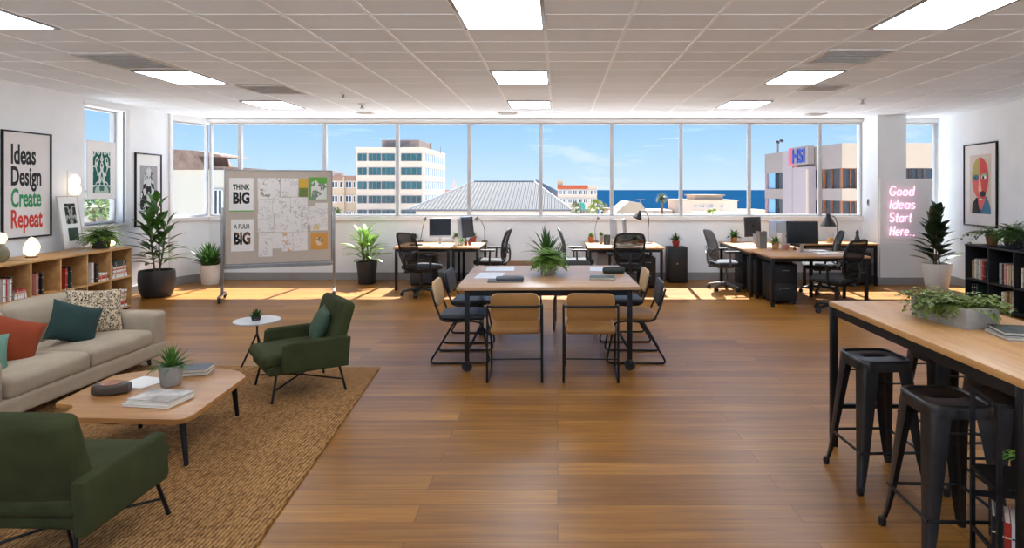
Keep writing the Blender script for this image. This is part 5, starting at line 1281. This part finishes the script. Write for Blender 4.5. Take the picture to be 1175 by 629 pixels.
# ================================================================== outside
GZ = -12.
struct('ground', bb(B(), (-400, -200, GZ - .5), (400, 210, GZ)), mat('pale_bounce_ground', (236, 236, 236), .95, var=.04, scale=.05))  # hidden below the sills; whitened to bounce sunlight up to the ceiling
struct('sea', bb(B(), (-30000, 205, GZ - 1.2), (30000, 60000, GZ - .6)), sea_mat())
st_white = mat('white_stucco', (200, 180, 160), .9, var=.04, scale=.3); st_cream = mat('cream_stucco', (184, 158, 130), .9, var=.06, scale=.3)
st_brown = mat('brown_stucco', (150, 116, 96), .9, var=.08, scale=.3); st_grey = mat('grey_concrete_wall', (146, 132, 124), .9, var=.06, scale=.4); st_lit = mat('lit_concrete_wall', (180, 160, 138), .9, var=.05, scale=.4)  # the last carries the lit look of the tower front in its colour
teal = mat('teal_glass', (40, 84, 88), .2, 0, var=.35, scale=.8, stretch=(1, 1, .3)); darkg = mat('dark_window_glass', (52, 58, 66), .15, 0, var=.3, scale=.5); paleg = mat('pale_window_glass', (150, 162, 168), .25, 0, var=.2, scale=.6); orange_w = mat('orange_timber', (134, 80, 40), .6, var=.1)
def win(t, x0, x1, z0, z1, y, n, gm, fm, name='window', dep=.25, face='y', fr=.09):
    """a window with its own frame bars (mesh) and pane(s) of glass in front of a wall face at y"""
    bm = B(); T = (lambda a, b, c: (a, b, c)) if face == 'y' else (lambda a, b, c: (b, a, c))
    bb(bm, T(x0, y - .04, z0), T(x1, y + .02, z1))
    bars = B()
    for i in range(n + 1):
        x = x0 + (x1 - x0) * i / n; bb(bars, T(x - fr / 2, y - .12, z0), T(x + fr / 2, y - .04, z1))
    for z in (z0, z1): bb(bars, T(x0, y - .12, z - fr / 2), T(x1, y - .04, z + fr / 2))
    w = obj(name, bars, fm, t); obj('pane', bm, gm, w)
# white office block, front at y=140
Y = 140.; t = thing('office_building', 'white office block with five rows of teal windows', 'building', (0, 0, 0))
a, b = W(408.5, 169.6, Y), W(485.4, 169.6, Y); xr = W(510.7, 177, 165).x; zt = a.z
bm = B(); prism(bm, [(a.x, Y), (b.x, Y), (xr, 165.), (a.x, 165.)], GZ, zt); obj('walls', bm, st_white, t)
bm = B(); prism(bm, [(a.x - .15, Y - .15), (b.x + .15, Y - .15), (xr + .1, 165.1), (a.x - .15, 165.1)], zt - .12, zt + .1); obj('parapet', bm, st_white, t)
fmw = mat('white_window_bar', (206, 206, 202), .6)
for r in range(7):
    z1 = W(0, 176.3 + r * 16.15, Y).z; z0 = W(0, 184.8 + r * 16.15, Y).z
    for x0, x1, n in ((410.6, 420.8, 2), (423, 437, 3), (438.2, 453, 3), (455, 458.5, 1), (460.5, 483.6, 4)): win(t, W(x0, 0, Y).x, W(x1, 0, Y).x, z0, z1, Y, n, teal if r < 3 else mat('deep_teal_glass', (40, 66, 70), .2, 0, var=.35, scale=.8), mat('grey_window_bar', (110, 112, 112), .6), fr=.10)
    # side wall: strip of pale windows following the wall
    p, q = Vector((b.x, Y, 0)), Vector((xr, 165., 0)); u_ = (q - p).normalized(); n_ = Vector((u_.y, -u_.x, 0)); L = (q - p).length
    bars = B(); pane = B()
    for k in range(11):
        s = p + u_ * (1.2 + (L - 2.4) * k / 10); prism(bars, [(s.x, s.y), (s.x + u_.x * .5, s.y + u_.y * .5), (s.x + u_.x * .5 + n_.x * .15, s.y + u_.y * .5 + n_.y * .15), (s.x + n_.x * .15, s.y + n_.y * .15)], z0, z1)
    s0_, s1_ = p + u_ * 1.2, p + u_ * (L - 1.0); prism(pane, [(s0_.x, s0_.y), (s1_.x, s1_.y), (s1_.x + n_.x * .08, s1_.y + n_.y * .08), (s0_.x + n_.x * .08, s0_.y + n_.y * .08)], z0, z1)
    w_ = obj('side_window', bars, fmw, t); obj('pane', pane, paleg, w_)
h0, h1 = W(438, 160.5, 146), W(481, 160.5, 146)
bm = bb(B(), (h0.x, 146, zt), (h1.x, 158, h0.z)); ph = obj('penthouse', bm, st_grey, t); bm = B()
for k in range(22): x = h0.x + .8 + k * .28; bb(bm, (x, 145.8, zt + .2), (x + .12, 146, h0.z - .35))
obj('louvre', bm, mat('grey_louvre', (132, 130, 132), .6), ph)
obj('chimney', bb(bb(B(), (W(492.8, 0, 150).x, 150, zt - .3), (W(495, 0, 150).x, 150.5, W(0, 164, 150).z)), (W(505, 0, 158).x, 158, zt - .4), (W(505.6, 0, 158).x, 158.2, W(0, 168, 158).z)), st_grey, t)
# beige block left of it
def block(label, px0, px1, py0, y, depth, m, rows, bars, gm, name='building', roof=None, cat='building'):
    t = thing(name, label, cat, (0, 0, 0)); a, b = W(px0, py0, y), W(px1, py0, y)
    obj('walls', bb(B(), (a.x, y, GZ), (b.x, y + depth, a.z)), m, t)
    if roof: obj('roof', bb(B(), (a.x - .2, y - .2, a.z), (b.x + .2, y + depth, a.z + roof[1])), roof[0], t)
    for p0, p1 in rows:
        for q0, q1, n in bars: win(t, W(q0, 0, y).x, W(q1, 0, y).x, W(0, p1, y).z, W(0, p0, y).z, y, n, gm, fmw, fr=.14)
    return t
t = block('beige and brown block left of the white office block', 376, 408.2, 202.5, 141, 9, st_cream, [(208.5, 215.5), (224.5, 232), (243, 250)], [(380.5, 387.5, 2), (390, 393, 1), (396.5, 403.5, 2), (405.5, 408, 1)], darkg)
a, b = W(376, 202.5, 141), W(408.2, 202.5, 141); obj('cornice', bb(B(), (a.x, 140.7, a.z - .1), (b.x, 141, a.z + .15)), st_brown, t)
obj('cornice', bb(B(), (a.x, 140.8, W(0, 207, 141).z), (b.x, 141, a.z - .12)), st_brown, t); obj('pier', bb(B(), (W(394, 0, 141).x, 140.6, GZ), (W(396, 0, 141).x, 141, a.z)), st_cream, t)
bm = B()
for px, py, h in ((381, 196, .8), (386, 197, 1.4), (391, 198.5, .8)): q = W(px, py, 144); bb(bm, (q.x - .5, 144, a.z), (q.x + .5, 145, q.z))
obj('rooftop_unit', bm, mat('rooftop_metal', (186, 170, 160), .6, var=.1), t)
def bush(label, px, py, y, r, m, seed, name='tree', n=420):
    t = thing(name, label, 'tree', (W(px, py, y).x, y, GZ)); zc = W(px, py, y).z - GZ; q = random.Random(seed); bm = B()
    for i in range(n):
        a, c = q.uniform(0, 2 * pi), q.uniform(-.6, 1); s = (1 - c * c) ** .5; k = r * q.uniform(.55, 1.); d = Vector((cos(a) * s, sin(a) * s, c))
        leaf(bm, d * k + Vector((0, 0, zc)), d + Vector((q.uniform(-.6, .6), q.uniform(-.6, .6), q.uniform(-.3, .6))), r * .34, r * .22, .5, 3, .2)
    obj('crown', bm, m, t); obj('trunk', tube(B(), [(0, 0, 0), (0, 0, zc)], [r * .16, r * .08], 8), M_['bark'], t)
# near building at the left: white gable wall, brown roof
Y = 34.; t = thing('neighbour_house', 'white walled house with a brown tiled roof outside the corner window', 'building', (0, 0, 0))
a, b = W(120, 195, Y), W(258, 195, Y); obj('walls', bb(B(), (a.x, Y, GZ), (b.x + 1.6, Y + 9, a.z)), mat('bright_white_render', (184, 176, 160), .9, var=.03, scale=.4), t)
bm = B(); P = Matrix(((1, 0, 0, 0), (0, 0, -1, Y + 2.8), (0, 1, 0, 0), (0, 0, 0, 1)))
zz = lambda py: W(0, py, Y).z
prism(bm, [(W(120, 0, Y).x, zz(195)), (W(240, 0, Y).x, zz(195)), (W(230, 0, Y).x, zz(179.5)), (W(256, 0, Y).x, zz(180)), (W(255, 0, Y).x, zz(178)), (W(226, 0, Y).x, zz(173)), (W(120, 0, Y).x, zz(168))], 0, 3.0, M=P)
obj('roof', bm, mat('brown_roof_tile', (124, 100, 86), .85, var=.3, scale=3.), t)
obj('flat_roof', bb(B(), (W(225, 0, Y).x, Y + .1, zz(195)), (W(256, 0, Y).x, Y + 5, zz(191))), mat('brown_roof_tile', (124, 100, 86)), t)
win(t, W(246, 0, Y).x, W(256, 0, Y).x, zz(247), zz(218), Y, 2, darkg, fmw, fr=.06)
# big grey hip roof
block('white walled neighbouring house seen through the left wall window', -140, 92, 238, 33, 8, mat('bright_white_render', (184, 176, 160)), [(244, 250)], [], darkg, 'neighbour_house')
bush('leafy tree outside the left wall window', 108, 239, 27, .7, leaf_mat('pale_tree_leaf', (92, 120, 70), (150, 170, 110)), 89)
Y = 44.; t = thing('pavilion_building', 'low white building with a wide grey corrugated hip roof', 'building', (0, 0, 0))
el, er, zb = W(467.6, 240, Y).x, W(655.5, 240, Y).x, W(0, 240.5, Y).z; yr = 52.; r0, r1, zr = W(544, 208.5, yr).x, W(613, 208.5, yr).x, W(0, 208.5, yr).z
bm = B(); v = [bm.verts.new(p) for p in ((el, Y, zb), (er, Y, zb), (er, 60, zb), (el, 60, zb), (r0, yr, zr), (r1, yr, zr))]
for f in ((0, 1, 5, 4), (1, 2, 5), (2, 3, 4, 5), (3, 0, 4), (3, 2, 1, 0)): bm.faces.new([v[i] for i in f])
obj('roof', bm, roof_mat(), t, sharp=20)
bm = B(); tube(bm, [(r0, yr, zr), (r1, yr, zr)], .09, 6); tube(bm, [(r1, yr, zr), (er, Y, zb)], .07, 6); tube(bm, [(r0, yr, zr), (el, Y, zb)], .07, 6); obj('ridge_cap', bm, mat('grey_ridge', (134, 136, 142), .6), t)
obj('fascia', bb(B(), (el, Y - .12, zb - .12), (er, Y, zb + .02)), mat('dark_gutter', (92, 92, 96), .6), t); obj('walls', bb(B(), (el + .5, Y + .4, GZ), (er - .3, 59, zb - .02)), st_white, t)
# gabled dormer and its small roof at the right end
bm = B(); q0, q1, q2 = W(611, 209.5, yr), W(615, 205.6, yr), W(640, 219, yr); prism(bm, [(q0.x, q0.z - .6), (q1.x, q1.z), (q2.x, q2.z), (q2.x, q2.z - .25), (q0.x, q0.z - .9)], 0, 5, M=Matrix(((1, 0, 0, 0), (0, 0, 1, yr), (0, 1, 0, 0), (0, 0, 0, 1)))); obj('gable_roof', bm, mat('light_grey_roof', (160, 160, 166), .6, var=.06, scale=2), t)
obj('annex_wall', bb(B(), (W(622, 0, yr).x, yr + .3, GZ), (W(638.5, 0, yr).x, yr + 5, W(0, 219.5, yr).z)), st_white, t)
# orange topped block
Y = 112.; t = block('white block with an orange top band and two rows of small windows', 639.5, 685, 213, Y, 14, st_white, [(218.3, 223.5), (228, 233)], [(641, 645, 2), (646, 650.5, 2), (652, 656, 2), (657.5, 662, 2), (663.5, 668, 2), (669.5, 674, 2), (677.5, 680, 1), (682, 684, 1)], darkg)
obj('orange_band', bb(B(), (W(639.5, 0, Y).x, Y - .1, W(0, 217, Y).z), (W(674.5, 0, Y).x, Y, W(0, 212.6, Y).z)), mat('orange_render', (176, 84, 50), .9, var=.06), t)
obj('roof_box', bb(B(), (W(639.5, 0, Y).x, Y + .2, W(0, 213, Y).z), (W(646, 0, Y).x, Y + 4, W(0, 207.3, Y).z)), st_cream, t)
# teal awning, low buildings, beach houses
t = thing('awning', 'small teal awning in front of the orange topped block', 'awning', W(668, 236.5, 78)); bm = prism(B(), [(-.38, -.5), (.38, -.5), (.38, 0), (.2, .45), (-.2, .45), (-.38, 0)], 0, 1.2, M=Matrix(((1, 0, 0, 0), (0, 0, 1, 0), (0, 1, 0, 0), (0, 0, 0, 1)))); obj('canopy', bm, mat('teal_canvas', (44, 140, 130), .8), t); obj('post', bar(bar(B(), (-.35, 0, -.5), (-.35, 0, GZ - t.location.z), .08), (.35, 0, -.5), (.35, 0, GZ - t.location.z), .08), st_grey, t)
block('low brown shed wall below the teal awning', 662, 677, 240, 80, 4, mat('dark_shed', (112, 100, 96), .9), [], [], darkg, 'shed', cat='shed')
block('low white building behind the black cabinet lamp, cream walled', 690, 700, 239, 96, 5, st_cream, [(242, 246)], [(689, 692, 1), (696, 699, 1)], darkg, 'low_building')
Y = 84.; t = thing('beach_house', 'white beach house with pitched roof left of the palm', 'building', (0, 0, 0))
bm = B(); prism(bm, [(W(704, 0, Y).x, GZ), (W(742, 0, Y).x, GZ), (W(742, 0, Y).x, W(0, 243, Y).z), (W(736, 0, Y).x, W(0, 233, Y).z), (W(722, 0, Y).x, W(0, 231, Y).z), (W(704, 0, Y).x, W(0, 246, Y).z)], 0, 10, M=Matrix(((1, 0, 0, 0), (0, 0, 1, Y), (0, 1, 0, 0), (0, 0, 0, 1)))); obj('walls', bm, mat('beach_house_cream', (168, 152, 130), .9, var=.05), t)  # one even cream over walls and roof
win(t, W(712, 0, Y).x, W(716, 0, Y).x, W(0, 248, Y).z, W(0, 244, Y).z, Y, 1, darkg, fmw)
q = W(735, 229, Y); obj('aerial', bar(bar(B(), (q.x, Y + .5, q.z), (q.x, Y + .5, q.z - .6), .06), (q.x - .5, Y + .5, q.z), (q.x + .7, Y + .5, q.z), .06), st_grey, t)
t = block('long flat roofed white building before the sea', 783, 846, 230.5, 92, 12, st_white, [(236, 238.5), (242.5, 246.5)], [(797, 799, 1), (804, 808.5, 2), (813.5, 818, 2), (828, 830.5, 1)], darkg, 'white_building', (st_cream, .12))
a, b = W(797, 224.6, 95), W(829.5, 224.6, 95); obj('upper_block', bb(B(), (a.x, 95, W(0, 231, 95).z), (b.x, 101, a.z)), st_white, t); obj('roof', bb(B(), (a.x - .3, 94.7, a.z), (b.x + .3, 101.3, a.z + .15)), st_cream, t)
block('low white building between the palm and the long flat one', 742, 772, 241.5, 98, 8, st_white, [(243.5, 246)], [(750, 753, 1), (760, 764, 1)], darkg, 'low_building'); block('sandy low house in front of the sea by the grey tower', 846, 882, 241.5, 110, 8, mat('sand_render', (216, 190, 152), .9, var=.1), [(244, 247)], [(852, 855, 1), (862, 866, 2)], darkg, 'low_building'); block('white parapet house directly behind the right window sill', 806, 880, 245, 60, 6, st_cream, [], [], darkg, 'low_building')
block('rust coloured low houses right of the white office block', 511, 528, 218.5, 190, 8, mat('rust_render', (176, 116, 82), .9, var=.2, scale=.6), [(222, 225)], [(513, 516, 1), (520, 523, 1)], darkg, 'low_building')
t = thing('roof_mast', 'thin mast over the low houses beside the white office block', 'mast', W(521.5, 219, 189)); obj('pole', bar(bar(bar(B(), (0, 0, 0), (0, 0, 3.4), .2), (-1, 0, 0), (0, 0, 2.4), .14), (1, 0, 0), (0, 0, 2.4), .14), mat('mast_red', (196, 150, 140), .7), t)
ltree = leaf_mat('yellow_green_tree_leaf', (92, 116, 40), (150, 160, 64)); dtree = leaf_mat('dark_tree_leaf', (52, 76, 34), (98, 116, 56))  # yellow green foliage first, then a darker green kind
bush('round yellow green tree right of the orange topped block', 684.5, 236, 84, .85, ltree, 81); bush('second smaller green tree right of the yellow green one', 692, 238, 86, .62, dtree, 82); bush('dark green bush at the foot of the orange topped block', 661, 240, 70, .7, dtree, 83); bush('green bush right of the brown shed below the awning', 679.5, 242, 70, .62, ltree, 84)
bush('low green bush before the long white building', 815, 246, 56, .42, ltree, 85); bush('green bush in front of the beige block by the pinboard', 384, 247, 70, .8, dtree, 86); bush('yellow bush at the left end of the white parapet house', 820, 244, 90, .5, ltree, 87)
q0 = W(759.5, 229, 80); t = thing('palm_tree', 'palm tree rising in front of the sea', 'palm tree', (q0.x, 80, GZ)); zc = q0.z - GZ
obj('trunk', tube(B(), [(0, 0, 0), (.1, 0, zc * .5), (0, 0, zc)], [.28, .2, .17], 10), M_['bark'], t); bm = B(); q = random.Random(9)
for i in range(60):
    a = 2.399 * i; e = .15 + 1.75 * (i / 60) ** .8; leaf(bm, (0, 0, zc), (cos(a) * sin(e), sin(a) * sin(e), cos(e)), q.uniform(.9, 1.15), .22, .7, 5, .3)
obj('fronds', bm, leaf_mat('palm_frond', (62, 76, 40), (112, 118, 66)), t)

# grey tower at the right with the HSI sign: long face runs away along x~16, front at y=35
Y0, Y1 = 35., 46.; t = thing('tower_building', 'grey concrete building with blue HSI letters on its roof line', 'building', (0, 0, 0))
xa, xb = W(965.5, 0, Y0).x, W(877.6, 0, Y1).x; xe = W(1090, 0, Y0).x; zt = W(0, 164.3, Y0).z
def lv(py, y): return W(0, py, y).z
z_par, z_w1, z_sp, z_w2 = lv(193, Y0), lv(216.5, Y0), lv(230.5, Y0), lv(252, Y0)
def side(f): return Vector((xa + (xb - xa) * f, Y0 + (Y1 - Y0) * f, 0))
un = Vector((xb - xa, Y1 - Y0, 0)).normalized(); nn = Vector((-un.y, un.x, 0))
def fpx(px):               # fraction along the side wall that shows at column px
    k = (px - 640) / FPX; return (k * Y0 - xa) / ((xb - xa) - k * (Y1 - Y0))
def strip(name, p0, p1, z0, z1, m, out=.02, inn=0., parent=None):
    a, b = side(fpx(p0)), side(fpx(p1)); P = [a - nn * inn, b - nn * inn, b + nn * out, a + nn * out]
    return obj(name, prism(B(), [(q.x, q.y) for q in P], z0, z1), m, parent or t)
dkf = mat('dark_bronze_frame', (70, 56, 48), .6)
core = [(xa + .4, Y0 + .4), (xe, Y0 + .4), (xe, Y1), (xb + .4, Y1)]
obj('core', prism(B(), core, GZ, zt - .4), mat('grey_interior', (92, 84, 82), .9, var=.1), t)
for z0, z1 in ((z_par, zt), (z_sp, z_w1), (GZ, z_w2)):
    obj('parapet_band' if z1 == zt else 'spandrel_band', prism(B(), [(xa, Y0), (xe, Y0), (xe, Y1 - .1), (xb, Y1)], z0, z1), st_lit if 0 else st_grey, t)
obj('lit_front_face', bb(bb(B(), (xa + .02, Y0 - .03, z_par), (xe, Y0 - .001, zt)), (xa + .02, Y0 - .03, z_sp), (xe, Y0 - .001, z_w1)), st_lit, t)  # thin skin in a paler colour, so the front face looks lit
for p0, p1, zt_, o in ((902, 913, zt - .02, .25), (917, 936, lv(191, 38), .45), (913, 917, zt - .1, .1)):
    strip('pier' if p1 - p0 > 6 else 'red_recess', p0, p1, GZ, zt_, mat('shaded_concrete', (160, 146, 144), .9, var=.04, scale=.4) if p1 - p0 > 6 else mat('red_panel', (196, 120, 120), .9, var=.2, scale=.5), o)  # pier colour holds the lavender shade of the side face
strip('downpipe', 934.6, 935.6, GZ, lv(194, 38), st_white, .55, 0)
for zz0, zz1 in ((z_w1, z_par), (z_w2, z_sp)):
    g_ = strip('window', 878.2, 890, zz0 + .02, zz1 - .02, mat('sky_glass', (120, 172, 214), .1, 0, var=.1), -.1, .3); strip('mullion', 878, 880.4, zz0, zz1, mat('rose_frame', (150, 116, 112), .7), .0, .1, g_); strip('mullion', 889.4, 890.4, zz0, zz1, darkg, .0, .1, g_)
    g_ = strip('window', 890.5, 901.8, zz0 + .02, zz1 - .02, darkg, -.12, .3); strip('curtain', 897, 900, zz0 + .1, zz1 - .1, mat('pale_blue_curtain', (132, 140, 160), .8), -.10, .12, g_)
    g_ = strip('window', 943.5, 964.5, zz0 + .02, zz1 - .02, darkg, -.1, .3); strip('mullion', 953, 954, zz0, zz1, orange_w, 0, .1, g_); strip('mullion', 944.5, 945.8, zz0, zz1, orange_w, 0, .1, g_); strip('mullion', 964.2, 965.2, zz0, zz1, orange_w, 0, .1, g_)
    for x0, x1, gmx in ((966.5, 970.5, orange_w), (971.5, 983.5, darkg), (984, 1000, darkg), (1001, 1020, paleg), (1021, 1046, darkg), (1048, 1062, darkg), (1063, 1086, darkg)):
        win(t, W(x0, 0, Y0).x, W(x1, 0, Y0).x, zz0 + .02, zz1 - .02, Y0 + .28, 2, gmx, orange_w if x0 < 972 else dkf, fr=.05)
a, b = side(fpx(933)), side(fpx(917)); sgn = thing('rooftop_sign', 'blue letters HSI with a red patch on the grey building', 'sign', (b.x + nn.x * .47, b.y + nn.y * .47, lv(187.5, 39.5)), math.atan2(-un.y, -un.x))
Ls = (a - b).length; hh = lv(170.5, 39.) - lv(187.5, 39.5)
obj('backing', bb(B(), (-.4, -.02, -.1), (Ls + .3, .4, hh + .12)), st_grey, sgn); obj('red_panel', bb(B(), (-.45, -.05, -.1), (Ls * .12, -.021, hh + .1)), mat('sign_red', (206, 96, 104), .7), sgn)
obj('lettering', text_bm('HSI', Ls * .88, hh, .04, .02), mat('sign_blue', (36, 66, 150), .6), sgn, (Ls * .08, -.045, 0))
t = thing('floodlight_mast', 'twin floodlight on a short pole on the left end of the grey building roof', 'floodlight', (W(882, 177, 46).x + .55, 45.6, zt)); obj('pole', bar(B(), (0, 0, 0), (0, 0, .85), .1), st_grey, t)
for x, z in ((.25, .98), (-.03, .88)): obj('lamp_head', bx(B(), (x, -.05, z), (.26, .2, .18), .03, Matrix.Rotation(.5, 4, 'Y')), mat('grey_lamp_metal', (84, 84, 84), .4, .5), t)
# ================================================================== sky, sun, camera
w = bpy.data.worlds.new('sky'); scene.world = w; w.use_nodes = True; nt = w.node_tree; nt.nodes.clear()
N = lambda typ, **k: (lambda x: [setattr(x, a, b) for a, b in k.items()] and x or x)(nt.nodes.new(typ))
tc = N('ShaderNodeTexCoord'); sp = N('ShaderNodeSeparateXYZ'); nt.links.new(tc.outputs['Generated'], sp.inputs[0])
rp = N('ShaderNodeValToRGB'); e = rp.color_ramp.elements
while len(e) < 4: e.new(.5)
for i, (p, c) in enumerate(((.0, (204, 226, 248)), (.06, (176, 213, 249)), (.16, (128, 186, 247)), (.6, (84, 150, 232)))): e[i].position = p; e[i].color = lin(c)
nt.links.new(sp.outputs[2], rp.inputs[0])
mp = N('ShaderNodeMapping'); mp.inputs['Scale'].default_value = (3.2, 3.2, 13.); mp.inputs['Location'].default_value = (1.3, .4, .2); nt.links.new(tc.outputs['Generated'], mp.inputs[0])
no = N('ShaderNodeTexNoise'); no.inputs['Scale'].default_value = 1.6; no.inputs['Detail'].default_value = 7.; no.inputs['Roughness'].default_value = .58; nt.links.new(mp.outputs[0], no.inputs['Vector'])
cr = N('ShaderNodeValToRGB'); cr.color_ramp.elements[0].position = .55; cr.color_ramp.elements[1].position = .80; nt.links.new(no.outputs['Fac'], cr.inputs[0])
mx = N('ShaderNodeMix', data_type='RGBA'); nt.links.new(cr.outputs[0], mx.inputs[0]); nt.links.new(rp.outputs[0], mx.inputs[6]); mx.inputs[7].default_value = lin((246, 248, 252))
bg = N('ShaderNodeBackground'); bg.inputs[1].default_value = 1.0; nt.links.new(mx.outputs[2], bg.inputs[0])
wo = N('ShaderNodeOutputWorld'); nt.links.new(bg.outputs[0], wo.inputs[0])
sd_ = bpy.data.lights.new('sun', 'SUN'); sd_.energy = 18.; sd_.angle = R(.6); sd_.color = (1., .985, .95)
so = bpy.data.objects.new('sun', sd_); COL.objects.link(so); so.rotation_euler = Vector((-.06, -.95, -1.22)).to_track_quat('-Z', 'Y').to_euler(); so.location = (0, 30, 40)
cd = bpy.data.cameras.new('camera'); co = bpy.data.objects.new('camera', cd); COL.objects.link(co)
co.location = (0, 0, EYE); co.rotation_euler = (R(90), 0, 0)
cd.sensor_fit = 'HORIZONTAL'; cd.sensor_width = 36.; cd.lens = 36. * FPX / 1175.; cd.shift_x = -52.5 / 1175.; cd.shift_y = -96.5 / 1175.
cd.clip_start = .05; cd.clip_end = 80000.
scene.camera = co
vs = scene.view_settings; scene.display_settings.display_device = 'sRGB'
vs.view_transform = 'Standard'; vs.look = 'None'; vs.gamma = 1.; vs.use_curve_mapping = False; vs.exposure = .25
scene.cycles.max_bounces = 8; scene.cycles.diffuse_bounces = 5; scene.cycles.transparent_max_bounces = 12
bpy.context.view_layer.update()
